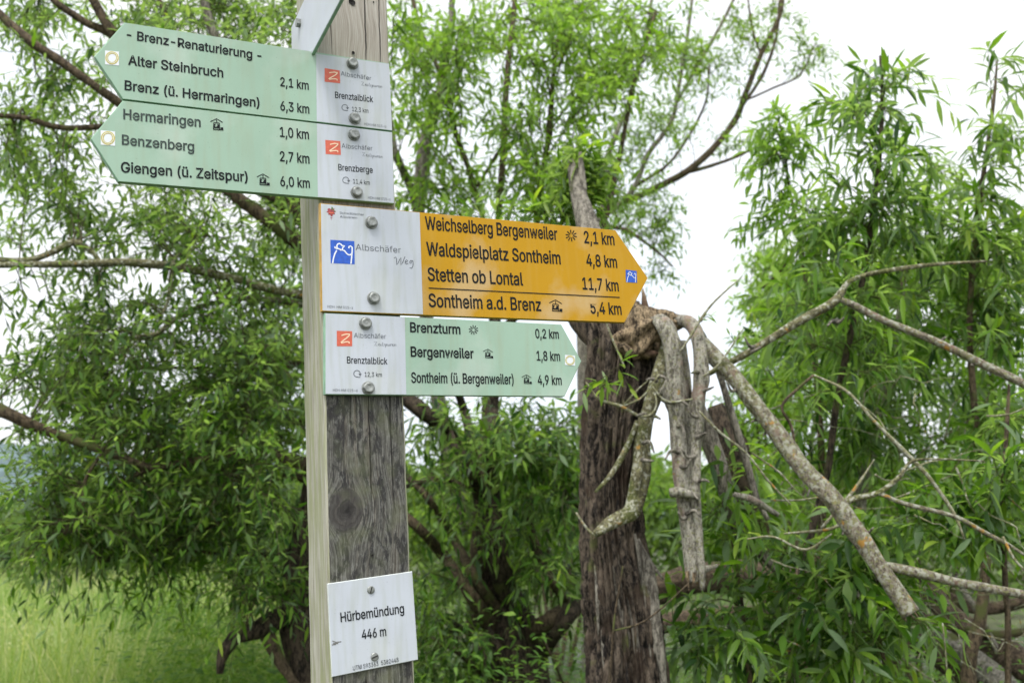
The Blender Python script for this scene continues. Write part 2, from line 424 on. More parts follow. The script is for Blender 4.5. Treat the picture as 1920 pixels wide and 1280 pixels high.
G3 = lambda *s: [(p, c) for p, c in s]
LEAF = leaf_mat('willow_leaf', G3((0.0, (0.018, 0.050, 0.012)), (0.4, (0.072, 0.152, 0.020)), (0.8, (0.175, 0.285, 0.038)), (1.0, (0.23, 0.31, 0.05))), (0.19, 0.26, 0.165), 0.48, 0.32)  # dark end of the ramp deepened to carry crown shadow in the colour
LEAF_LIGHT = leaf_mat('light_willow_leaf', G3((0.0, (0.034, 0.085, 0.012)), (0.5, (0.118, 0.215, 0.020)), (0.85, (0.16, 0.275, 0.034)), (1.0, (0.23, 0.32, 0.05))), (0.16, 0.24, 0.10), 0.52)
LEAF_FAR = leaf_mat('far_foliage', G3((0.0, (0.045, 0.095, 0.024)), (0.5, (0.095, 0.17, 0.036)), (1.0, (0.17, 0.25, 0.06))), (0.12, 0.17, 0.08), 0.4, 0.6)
HERB = leaf_mat('herb_leaf', G3((0.0, (0.045, 0.10, 0.025)), (0.5, (0.10, 0.20, 0.035)), (1.0, (0.20, 0.30, 0.05))), (0.10, 0.17, 0.06), 0.4, 0.5)
GRASS = leaf_mat('meadow_grass', G3((0.0, (0.09, 0.18, 0.04)), (0.45, (0.17, 0.27, 0.07)), (0.8, (0.30, 0.36, 0.15)), (1.0, (0.48, 0.47, 0.30))), (0.14, 0.20, 0.08), 0.35, 0.55)
TWIG = bark_mat('twig_bark', (0.035, 0.032, 0.018), (0.11, 0.10, 0.05), 2.0)
TWIG_GREEN = bark_mat('green_twig', (0.06, 0.075, 0.022), (0.13, 0.145, 0.05), 2.0)
BARK_DARK = bark_mat('dark_willow_bark', (0.009, 0.007, 0.005), (0.090, 0.068, 0.047), 0.9, 0.26, moss=0.25, bump=1.0)
BARK_TRUNK = bark_mat('furrowed_trunk_bark', (0.008, 0.006, 0.005), (0.125, 0.098, 0.072), 0.55, 0.34, moss=0.2, bump=1.0, pink=(0.045, 0.030, 0.020))
BARK_BROWN = bark_mat('brown_limb_bark', (0.03, 0.022, 0.014), (0.14, 0.105, 0.065), 1.0, 0.35, moss=0.35, bump=.8)
BARK_GREY = bark_mat('grey_bark', (0.07, 0.062, 0.050), (0.30, 0.275, 0.225), 1.0, 0.22, moss=0.2, bump=1.0)
BARK_PALE = bark_mat('pale_dead_bark', (0.09, 0.08, 0.062), (0.40, 0.375, 0.31), 1.5, 0.25, lichen=0.25, bump=.9, pink=(0.27, 0.19, 0.15))
BARK_LICHEN = bark_mat('lichen_bark', (0.07, 0.058, 0.042), (0.27, 0.235, 0.175), 1.6, 0.6, lichen=0.85, moss=0.1, bump=.9, pink=(0.20, 0.12, 0.09))
BARK_MOSS = bark_mat('mossy_bark', (0.05, 0.048, 0.025), (0.17, 0.155, 0.085), 1.6, 0.5, lichen=0.5, moss=0.55, bump=.7)
BARK_TWIG_L = bark_mat('lichen_twig', (0.10, 0.095, 0.045), (0.27, 0.26, 0.16), 2.0, 0.8, lichen=0.8, bump=.5)
TORN = bark_mat('torn_wood', (0.03, 0.022, 0.014), (0.36, 0.27, 0.165), 0.9, 0.3, bump=1.0, pink=(0.09, 0.055, 0.035))
LOG = bark_mat('rotting_log_bark', (0.025, 0.018, 0.012), (0.15, 0.11, 0.075), 0.8, 1.0, moss=0.3, bump=1.0)
MG = sign_mat('pale_green_sign', (0.315, 0.450, 0.350))
MGW = sign_mat('grey_white_sign', (0.49, 0.52, 0.57))
MY = sign_mat('amber_sign', (0.475, 0.25, 0.002), dirt=(0.5, 0.3, 0.05))
MEDGE_G = plain('green_sign_edge', (0.20, 0.36, 0.23), 0.5, var=.2, scale=60)
MEDGE_Y = plain('amber_sign_edge', (0.42, 0.24, 0.02), 0.5, var=.2, scale=60)
MEDGE_W = plain('white_sign_edge', (0.55, 0.58, 0.56), 0.5, var=.1, scale=60)
INK = plain('black_print', (0.008, 0.010, 0.012), 0.5, var=.3, scale=300, spec=.15)
INK_FADED = plain('faded_black_print', (0.045, 0.060, 0.055), 0.5, var=.35, scale=200, spec=.15)
INK_GREY = plain('grey_print', (0.085, 0.095, 0.11), 0.5, var=.2, scale=300)
RED = plain('orange_red_print', (0.56, 0.105, 0.055), 0.5, var=.12, scale=200)
BLUE = plain('blue_print', (0.012, 0.085, 0.46), 0.5, var=.15, scale=200)
WHITE = plain('white_print', (0.72, 0.74, 0.78), 0.5, var=.05)
CREAM = plain('cream_print', (0.80, 0.62, 0.42), 0.5, var=.08)
OLIVE = plain('yellow_ring_print', (0.50, 0.42, 0.05), 0.5, var=.2, scale=400)
EMB_R = plain('dark_red_print', (0.30, 0.045, 0.05), 0.5, var=.3, scale=500)
EMB_G = plain('emblem_green_print', (0.10, 0.14, 0.05), 0.5, var=.3, scale=500)
ZINC = plain('zinc_steel', (0.26, 0.27, 0.255), 0.5, 0.6, var=.25, scale=180, bump=.25)
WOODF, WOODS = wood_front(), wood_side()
GLYPHS={'A':(480,"16,0 201,509 276,509 463,0 395,0 287,302 264,372 232,478 245,478 213,371 191,302 85,0/110,142 110,199 370,199 370,142"),
'B':(456,"60,0 60,509 241,509 289,504 329,491 359,469 381,442 394,410 398,374 395,344 387,320 356,286 315,267 315,262 339,257 363,245 385,227 402,203 414,173 418,136 413,100 400,67 377,39 344,18 301,4 247,0/125,57 245,57 296,63 330,80 349,105 355,137 352,161 342,184 327,203 306,218 279,228 248,231 125,231/125,285 238,285 288,296 308,309 323,326 333,348 336,372 330,403 313,429 283,446 240,452 125,452"),
'C':(510,"267,-7 205,1 150,25 104,63 70,115 48,179 40,254 48,329 70,393 104,445 150,484 205,508 267,516 340,504 373,490 402,471 427,447 448,418 463,385 473,348 408,348 389,395 357,428 315,449 267,456 223,450 184,432 150,403 125,364 109,314 103,254 109,194 125,145 151,105 184,76 223,59 267,53 315,60 357,81 389,114 408,160 473,160 463,124 448,91 428,62 402,38 373,19 341,5 305,-4"),
'D':(502,"219,0 96,0 96,57 215,57 272,63 318,81 354,110 379,149 394,198 399,255 394,312 379,361 354,399 320,428 275,446 221,452 93,452 93,509 225,509 294,501 353,478 399,441 433,391 455,329 462,255 455,181 433,119 398,68 351,31 291,8/125,509 125,0 60,0 60,509"),
'E':(419,"60,0 60,509 372,509 372,452 125,452 125,286 355,286 355,229 125,229 125,57 375,57 375,0"),
'G':(520,"269,-7 205,1 149,25 104,64 69,116 47,179 40,254 47,329 69,393 103,445 149,484 203,508 265,516 304,513 340,504 374,489 403,469 429,445 449,416 465,384 474,349 408,349 387,393 356,427 315,448 265,456 222,450 183,432 150,404 125,364 109,314 103,254 109,194 125,145 151,105 184,76 224,59 269,53 309,57 345,71 374,93 396,123 410,160 415,202 434,199 283,199 283,256 478,256 478,200 471,141 451,91 419,50 377,19 326,0"),
'H':(517,"60,0 60,509 125,509 125,289 392,289 392,509 457,509 457,0 392,0 392,232 125,232 125,0"),
'L':(393,"60,0 60,509 125,509 125,57 361,57 361,0"),
'M':(628,"60,0 60,509 152,509 277,187 287,159 299,123 311,84 322,49 307,49 318,83 330,121 342,158 352,187 476,509 568,509 568,0 504,0 504,291 504,327 505,369 506,413 507,457 513,457 498,409 482,363 467,322 456,291 342,0 286,0 170,291 159,321 145,361 129,408 112,457 119,457 120,416 121,372 122,328 122,291 122,0"),
'R':(449,"60,0 60,509 236,509 290,504 333,489 367,465 390,433 405,395 409,352 405,309 390,271 367,240 333,217 289,203 236,198 96,198 96,255 234,255 269,258 298,267 319,281 334,300 342,324 345,352 342,380 334,405 319,425 298,440 269,449 233,452 125,452 125,0/353,0 230,229 303,229 428,0"),
'S':(447,"224,-9 172,-4 128,9 91,31 64,60 46,96 38,137 104,137 110,110 123,88 142,71 166,59 224,49 257,52 286,60 311,74 329,92 341,114 346,139 342,161 332,179 296,205 245,222 184,239 128,260 86,289 60,326 52,372 58,413 75,448 102,476 138,498 180,511 227,516 275,511 316,498 351,476 377,449 394,415 401,378 337,378 326,412 302,437 267,453 225,459 194,456 167,448 145,435 129,418 118,398 115,376 119,352 131,334 169,308 212,293 264,279 312,264 359,238 395,198 405,171 408,139 403,99 386,64 360,34 323,11 278,-4"),
'T':(449,"32,452 32,509 417,509 417,452 257,452 257,0 193,0 193,452"),
'U':(517,"259,-8 203,-2 154,15 114,43 85,80 66,124 60,173 60,509 124,509 124,178 128,144 141,113 160,87 187,68 220,56 259,52 298,56 331,68 357,87 377,113 389,144 393,178 393,509 457,509 457,173 451,124 433,80 403,43 363,15 315,-2"),
'W':(686,"155,0 16,509 82,509 163,196 175,145 187,94 197,40 189,40 200,94 211,145 224,196 306,509 380,509 462,196 474,145 486,94 497,40 488,40 499,94 510,145 523,196 603,509 670,509 530,0 455,0 368,323 351,391 336,475 350,475 335,395 318,323 230,0"),
'Z':(438,"42,0 42,46 273,385 306,431 341,476 348,454 285,452 223,452 40,452 40,509 397,509 397,462 169,129 134,81 97,33 90,54 152,57 214,57 399,57 399,0"),
'a':(389,"160,-9 126,-5 94,5 68,22 48,45 35,73 30,108 34,138 43,161 58,179 78,193 125,211 178,220 234,227 265,235 273,243 276,255 276,257 267,297 240,322 196,331 149,322 118,301 100,274 41,291 57,322 79,346 104,364 133,375 194,384 239,379 286,360 306,343 322,320 333,290 337,251 337,0 277,0 277,52 272,52 252,25 215,1/170,45 202,49 228,59 248,74 263,93 272,115 276,138 276,190 259,182 231,176 200,171 175,168 134,159 103,139 95,124 92,105 102,72 130,52"),
'b':(424,"229,-8 198,-5 172,4 138,31 118,59 112,59 112,0 53,0 53,509 114,509 114,319 118,319 137,346 171,373 197,381 229,384 274,378 313,361 345,332 370,293 385,245 390,189 385,133 370,84 346,45 313,16 274,-2/220,47 253,51 279,66 301,88 316,117 325,151 328,189 325,227 316,261 301,290 280,311 253,325 220,330 188,325 161,312 140,291 125,263 116,229 113,189 116,150 125,115 140,86 162,65 188,51"),
'c':(396,"207,-8 159,-2 117,16 82,46 56,85 40,133 34,187 40,243 56,291 82,330 117,360 159,378 207,384 260,377 305,356 340,322 362,277 303,262 290,289 270,311 242,325 207,330 173,325 145,310 124,287 108,258 99,224 96,187 99,151 108,117 124,89 145,66 173,51 207,46 243,52 271,66 292,89 304,117 363,102 341,56 306,21 261,-1"),
'd':(424,"195,-8 151,-2 111,16 79,45 55,84 39,133 34,189 39,245 55,293 79,332 112,361 151,378 196,384 228,381 253,373 287,346 306,319 311,319 311,509 372,509 372,0 313,0 313,59 307,59 287,31 252,4 227,-5/205,47 236,51 263,65 284,86 299,115 309,150 312,189 309,229 300,263 284,291 263,312 237,325 205,330 172,325 145,311 124,290 108,261 99,227 96,189 99,151 109,117 124,88 145,66 172,51"),
'e':(404,"212,-8 161,-2 117,16 82,46 56,85 40,132 34,187 39,242 55,290 81,329 115,359 157,378 205,384 266,374 294,361 319,341 341,315 357,282 368,242 371,194 371,169 75,169 75,221 338,221 310,202 307,237 298,269 283,294 263,314 237,326 205,330 173,326 146,313 125,294 109,270 99,241 96,211 96,178 100,139 110,106 128,80 151,61 179,50 212,46 254,53 285,73 306,105 365,91 353,63 335,39 311,19 283,4 249,-5"),
'f':(254,"228,379 228,327 6,327 6,379/81,0 81,432 84,461 96,486 113,505 135,519 187,530 222,527 243,521 227,468 215,472 195,474 171,470 154,460 145,443 142,419 142,0"),
'g':(425,"207,-151 168,-148 134,-140 82,-110 51,-69 101,-41 122,-66 154,-88 207,-97 249,-92 282,-75 304,-47 311,-6 311,68 306,68 287,41 252,16 227,8 195,5 152,10 113,27 80,53 55,90 39,136 34,191 39,246 55,293 80,332 112,361 152,378 196,384 228,382 253,373 288,346 308,319 313,319 313,379 372,379 372,-9 367,-54 350,-90 324,-117 291,-136 251,-147/205,59 237,63 264,75 285,95 300,121 309,154 312,193 309,231 300,264 285,291 264,312 237,325 205,330 172,325 145,312 124,290 109,262 99,229 96,193 99,155 109,123 124,96 145,76 172,63"),
'h':(410,"114,227 114,0 53,0 53,509 114,509 114,287 102,287 124,332 152,362 187,379 227,384 264,380 295,369 321,349 341,321 353,285 357,240 357,0 296,0 296,235 290,275 273,304 246,323 210,329 184,326 161,317 141,303 126,283 117,257"),
'i':(167,"53,0 53,379 114,379 114,0/84,443 67,446 54,455 44,468 41,483 44,499 54,512 67,521 84,524 100,521 114,512 123,499 126,483 123,468 114,455 100,446"),
'k':(381,"110,137 110,212 121,212 284,379 360,379 184,199 177,199/53,0 53,509 114,509 114,0/294,0 148,186 191,229 372,0"),
'l':(189,"139,-2 101,3 74,20 58,47 53,84 53,509 114,509 114,99 120,62 130,54 146,52 160,53 170,54 181,3 162,-1"),
'm':(610,"53,0 53,379 112,379 112,295 108,295 118,323 132,346 172,376 219,386 257,380 287,361 309,331 321,295 312,295 322,321 337,343 381,375 437,386 468,383 497,372 522,354 541,328 553,296 557,255 557,0 496,0 496,254 490,289 473,313 447,326 419,330 395,328 374,320 345,290 335,247 335,0 274,0 274,260 269,288 253,311 229,326 199,330 158,320 140,307 126,289 117,266 114,238 114,0"),
'n':(410,"114,227 114,0 53,0 53,379 112,379 112,287 102,287 124,332 152,362 187,379 227,384 264,380 295,369 321,349 341,321 353,285 357,240 357,0 296,0 296,235 290,275 273,304 246,323 210,329 184,326 161,317 141,303 126,283 117,257"),
'o':(415,"207,-8 159,-2 117,16 82,46 56,85 40,133 34,187 40,243 56,291 82,330 117,360 159,378 207,384 256,378 299,360 333,330 359,291 376,243 381,187 376,133 359,85 333,46 299,16 256,-2/207,46 242,51 270,66 292,89 307,117 316,151 319,187 316,224 307,258 292,287 270,310 242,325 207,330 173,325 145,310 124,287 108,258 99,224 96,187 99,151 108,117 124,89 145,66 173,51"),
'p':(424,"53,-143 53,379 112,379 112,319 118,319 137,346 171,373 197,381 229,384 274,378 313,361 345,332 370,293 385,245 390,189 385,133 370,84 346,45 313,16 274,-2 229,-8 198,-5 173,4 138,31 118,59 114,59 114,-143/220,47 253,51 279,66 301,88 316,117 325,151 328,189 325,227 316,261 301,290 280,311 253,325 220,330 188,325 161,312 140,291 125,263 116,229 113,189 116,150 125,115 140,86 162,65 188,51"),
'r':(259,"53,0 53,379 112,379 112,321 115,321 130,347 152,367 181,380 213,385 229,384 243,384 243,322 230,324 207,326 182,323 159,315 140,301 126,284 117,262 114,237 114,0"),
's':(365,"182,-8 145,-5 112,3 84,18 62,38 45,63 36,94 94,107 105,79 124,60 150,49 181,45 217,50 244,62 262,81 268,103 265,121 254,136 237,147 212,155 149,170 104,186 72,208 53,237 47,274 51,305 65,332 87,354 115,370 149,381 187,384 223,381 254,372 279,358 299,339 324,290 268,277 258,298 243,316 219,328 187,333 156,329 131,317 114,299 109,277 112,258 124,243 172,223 229,209 275,194 306,171 325,142 331,107 326,75 312,47 290,24 260,6 223,-5"),
't':(227,"204,379 204,327 6,327 6,379/65,471 126,471 126,98 128,76 136,61 150,53 170,50 185,51 202,54 213,2 192,-3 168,-4 125,2 92,21 72,52 65,93"),
'u':(410,"182,-5 146,-1 115,11 89,31 69,59 57,95 53,139 53,379 114,379 114,144 119,105 137,75 164,56 200,50 226,53 249,62 268,77 283,97 293,122 296,153 296,379 357,379 357,0 298,0 298,92 307,92 286,47 257,17 222,0"),
'v':(389,"163,0 17,379 84,379 165,155 187,87 206,21 184,21 203,87 224,155 305,379 371,379 226,0"),
'w':(567,"138,0 23,379 87,379 133,214 154,137 175,41 165,41 186,135 206,214 252,379 316,379 362,214 382,136 402,41 391,41 413,135 434,214 480,379 545,379 429,0 368,0 319,172 305,225 291,280 277,338 291,338 277,280 263,225 248,172 199,0"),
'z':(380,"42,0 42,46 254,320 254,323 48,323 48,379 333,379 333,331 126,60 126,56 339,56 339,0"),
'ä':(389,"160,-9 126,-5 94,5 68,22 48,45 35,73 30,108 34,138 43,161 58,179 78,193 125,211 178,220 234,227 265,235 273,243 276,255 276,257 267,297 240,322 196,331 149,322 118,301 100,274 41,291 57,322 79,346 104,364 133,375 194,384 239,379 286,360 306,343 322,320 333,290 337,251 337,0 277,0 277,52 272,52 252,25 215,1/170,45 202,49 228,59 248,74 263,93 272,115 276,138 276,190 259,182 231,176 200,171 175,168 134,159 103,139 95,124 92,105 102,72 130,52/261,443 246,446 233,455 224,468 221,483 224,499 233,512 246,520 261,523 277,520 290,512 299,499 301,483 299,468 290,455 277,446/117,443 102,446 89,455 80,468 77,483 80,499 89,512 102,520 117,523 133,520 146,512 155,499 158,483 155,468 146,455 133,446"),
'ü':(410,"182,-5 146,-1 115,11 89,31 69,59 57,95 53,139 53,379 114,379 114,144 119,105 137,75 164,56 200,50 226,53 249,62 268,77 283,97 293,122 296,153 296,379 357,379 357,0 298,0 298,92 307,92 286,47 257,17 222,0/277,443 261,446 248,455 239,468 236,483 239,499 248,512 261,520 277,523 292,520 305,512 314,499 317,483 314,468 305,455 292,446/133,443 118,446 104,455 96,468 93,483 96,499 104,512 118,520 133,523 149,520 162,512 170,499 173,483 170,468 162,455 149,446"),
'0':(453,"227,-7 174,1 130,24 95,62 69,113 53,178 48,254 53,330 69,395 95,447 130,484 174,508 227,516 279,508 323,484 358,447 384,395 400,330 405,254 400,178 384,113 359,62 323,24 279,1/227,50 261,56 290,74 313,103 330,144 340,194 344,254 340,314 330,365 313,405 290,435 261,453 227,460 192,453 163,435 140,405 123,365 113,314 109,254 113,194 123,144 140,103 163,74 192,56"),
'1':(453,"76,0 76,55 391,55 391,0/276,509 276,0 212,0 212,448 209,448 86,358 86,427 198,509"),
'2':(453,"64,0 64,47 234,229 282,282 311,327 320,371 317,397 308,419 293,436 273,449 224,460 196,457 172,447 153,433 139,413 130,390 127,362 66,362 71,405 86,442 111,473 143,496 182,511 225,516 268,511 306,497 337,474 361,445 376,411 381,372 371,318 336,259 267,180 153,60 153,57 389,57 389,0"),
'3':(453,"218,-7 173,-3 133,10 98,30 70,57 52,91 44,132 109,132 115,107 126,87 144,71 165,59 219,50 275,61 297,74 315,93 325,116 329,145 326,172 316,196 299,217 275,234 242,244 201,248 157,248 157,299 288,448 288,452 70,452 70,509 372,509 372,461 211,278 211,289 264,288 308,276 344,253 371,222 387,186 393,145 387,103 370,66 344,36 309,12 266,-2"),
'4':(453,"40,105 40,158 247,509 311,509 109,166 109,163 413,163 413,105/282,0 282,121 282,146 282,318 343,318 343,0"),
'5':(453,"221,-7 178,-2 140,11 108,32 83,60 66,93 60,130 122,130 127,108 138,89 173,60 221,50 250,53 276,64 298,82 314,104 324,131 328,162 324,193 314,221 297,244 275,262 248,273 218,277 167,268 128,246 67,253 96,509 366,509 366,452 151,452 134,301 136,301 178,325 229,334 263,330 294,321 321,306 345,285 364,260 379,231 388,199 391,163 385,117 369,76 343,41 309,15 268,-1"),
'6':(453,"226,-7 182,-1 142,15 109,40 84,74 69,115 64,162 68,199 80,239 137,340 252,509 322,509 151,261 145,261 165,288 196,307 235,314 278,309 316,295 346,271 370,240 384,201 389,157 384,112 368,73 343,39 310,14 271,-2/226,48 254,52 279,63 299,79 314,101 324,128 327,157 324,187 314,213 299,235 279,251 254,262 226,265 198,262 174,252 153,235 138,214 128,188 125,158 128,128 138,102 153,79 174,63 198,52"),
'7':(453,"97,0 323,448 323,452 62,452 62,509 391,509 391,449 165,0"),
'8':(453,"226,-7 178,-2 136,11 101,33 74,62 57,96 52,135 55,166 65,195 81,220 101,241 125,256 153,265 153,267 119,282 93,308 76,342 70,380 75,417 90,450 114,477 146,498 184,511 226,516 269,511 306,498 337,477 361,450 377,417 382,380 376,342 359,308 333,282 300,267 300,265 327,256 351,241 372,220 387,195 397,166 401,135 395,96 378,62 352,33 317,11 275,-2/226,49 258,52 285,60 307,74 323,91 333,113 337,139 333,165 322,189 305,208 283,223 256,232 226,235 196,232 169,223 147,208 130,189 119,165 115,139 119,113 129,91 145,74 167,60 195,52/226,290 274,300 293,313 307,330 316,351 319,376 316,399 308,420 294,437 275,449 226,460 177,449 159,437 145,420 136,399 133,376 136,351 145,330 159,313 178,300"),
'9':(453,"226,516 271,510 310,494 343,468 368,434 384,393 389,347 385,309 373,270 315,168 200,0 130,0 301,248 307,248 287,221 257,202 218,195 175,199 137,214 106,237 83,269 68,307 64,352 69,397 85,436 110,469 143,494 182,510/226,460 199,457 174,446 154,429 138,407 129,381 125,352 129,322 138,295 154,274 174,257 199,247 226,243 254,247 279,257 299,273 314,295 324,321 327,350 324,381 314,407 299,429 279,446 254,457"),
',':(188,"38,-119 68,71 137,71 84,-119"),
'.':(188,"95,-4 78,-1 63,9 53,24 50,41 53,59 63,73 78,83 95,87 113,83 128,73 138,59 141,41 138,24 128,9 113,-1"),
'-':(453,"337,244 337,188 114,188 114,244"),
'(':(273,"89,207 101,324 132,441 177,539 236,539 191,428 161,313 151,207 160,115 188,16 236,-96 177,-96 139,-21 111,55 95,131"),
')':(273,"37,-96 86,18 113,116 122,207 112,313 82,428 37,539 97,539 142,441 173,323 184,207 178,130 161,53 134,-22 97,-96"),
' ':(188,"")}

# ------------------------------------------------------------------ signpost
RC = Matrix(((0.90527028, -0.06070309, 0.42047694), (-0.02740277, 0.97933476, 0.20038093), (-0.42395142, -0.19292113, 0.88489922)))
CAMM = Matrix.Translation((0, 0, CAMZ)) @ Matrix.Rotation(math.pi/2 + PITCH, 4, 'X')
PM = CAMM @ Matrix.Translation(Vector((-270, 40, -FPX)) * 1.5 / FPX) @ RC.to_4x4()
PMI = PM.inverted()
ORG = PMI @ Vector((0, 0, CAMZ))
def UV(px, py, n=0.010):
    """photo pixel -> (u, v) on the plane n metres in front of the post's face"""
    d = PMI.to_3x3() @ ray(px, py)
    t = (n - ORG.z) / d.z
    q = ORG + d * t
    return (q.x, q.y)

UL, UR, DEPTH = -0.0712, 0.0512, 0.118
def post():
    e = thing('signpost', PM @ Vector(((UL+UR)/2, -2.0, -DEPTH/2)), 'weathered grey square wooden post carrying all the trail signs, dark knot low down', 'post')
    rot = PM.to_3x3().to_4x4()
    e.matrix_world = Matrix.Translation(e.matrix_world.translation) @ rot; MATS[e.name] = e.matrix_world.copy()
    org = Vector(((UL+UR)/2, -2.0, -DEPTH/2))
    # profile with eased corners, swept up with slight waviness
    c = 0.0028
    prof = [(UL+c, 0), (UR-c, 0), (UR, -c), (UR, -DEPTH+c), (UR-c, -DEPTH), (UL+c, -DEPTH), (UL, -DEPTH+c), (UL, -c)]
    vs = np.arange(-2.0, 0.93, 0.012)
    V = []
    for v in vs:
        for k, (a, b) in enumerate(prof):
            q = Vector((a*9, b*9, v*2.2))
            w = 0.0014 * noise.noise(q) + 0.0009*noise.noise(Vector((a*9, b*9, v*17))) - 0.0012*max(0, noise.noise(Vector((a*30, b*30, v*6)))-.15)*3
            sa = 1 if a > 0 else -1; sb = 1 if b > -DEPTH/2 else -1
            V.append((a + sa*w, v, b + sb*w*(0.4 if b > -0.01 else 1)))
    mb = MB(); n = len(prof); F = []; mi = []
    for i in range(len(vs) - 1):
        for k in range(n):
            F.append(((i*n+k), (i*n+(k+1) % n), ((i+1)*n+(k+1) % n), ((i+1)*n+k))); mi.append(0 if k in (0,) else 1)
    V = np.array(V) 
    mb.add(V, F); mb.m = mi
    mb.add(V[-n:], [tuple(range(n))], 1)
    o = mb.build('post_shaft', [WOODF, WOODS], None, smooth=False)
    # the mesh keeps the post's own coordinates (the grain follows them)
    o.parent = e; o.matrix_parent_inverse = MATS[e.name].inverted() @ PM
    # nail holes and a drill hole: dark plugs set in the face
    for (px, py, r) in ((661, 6, 5.5), (662, 100, 3.2), (700, 5, 1.6), (657, 4, 4.2), (698, 1041, 2.0)):
        u, v = UV(px, py, 0)
        h = MB(); a = np.linspace(0, 2*np.pi, 14, endpoint=False); rr = r * .0008
        ring = [(u + math.cos(t)*rr, v + math.sin(t)*rr*1.15, 0.0012) for t in a]; inn = [(u + math.cos(t)*rr*.8, v + math.sin(t)*rr*.9, 0.0004) for t in a]
        h.add(ring + inn, [(k, (k+1) % 14, 14+(k+1) % 14, 14+k) for k in range(14)] + [tuple(range(14, 28))])
        ho = h.build('nail_hole', [plain_hole], None); ho.parent = e; ho.matrix_parent_inverse = MATS[e.name].inverted() @ PM
    return e
plain_hole = plain('hole_shade', (0.012, 0.010, 0.009), .9)  # near-black colour paints the shade inside holes and screw slots

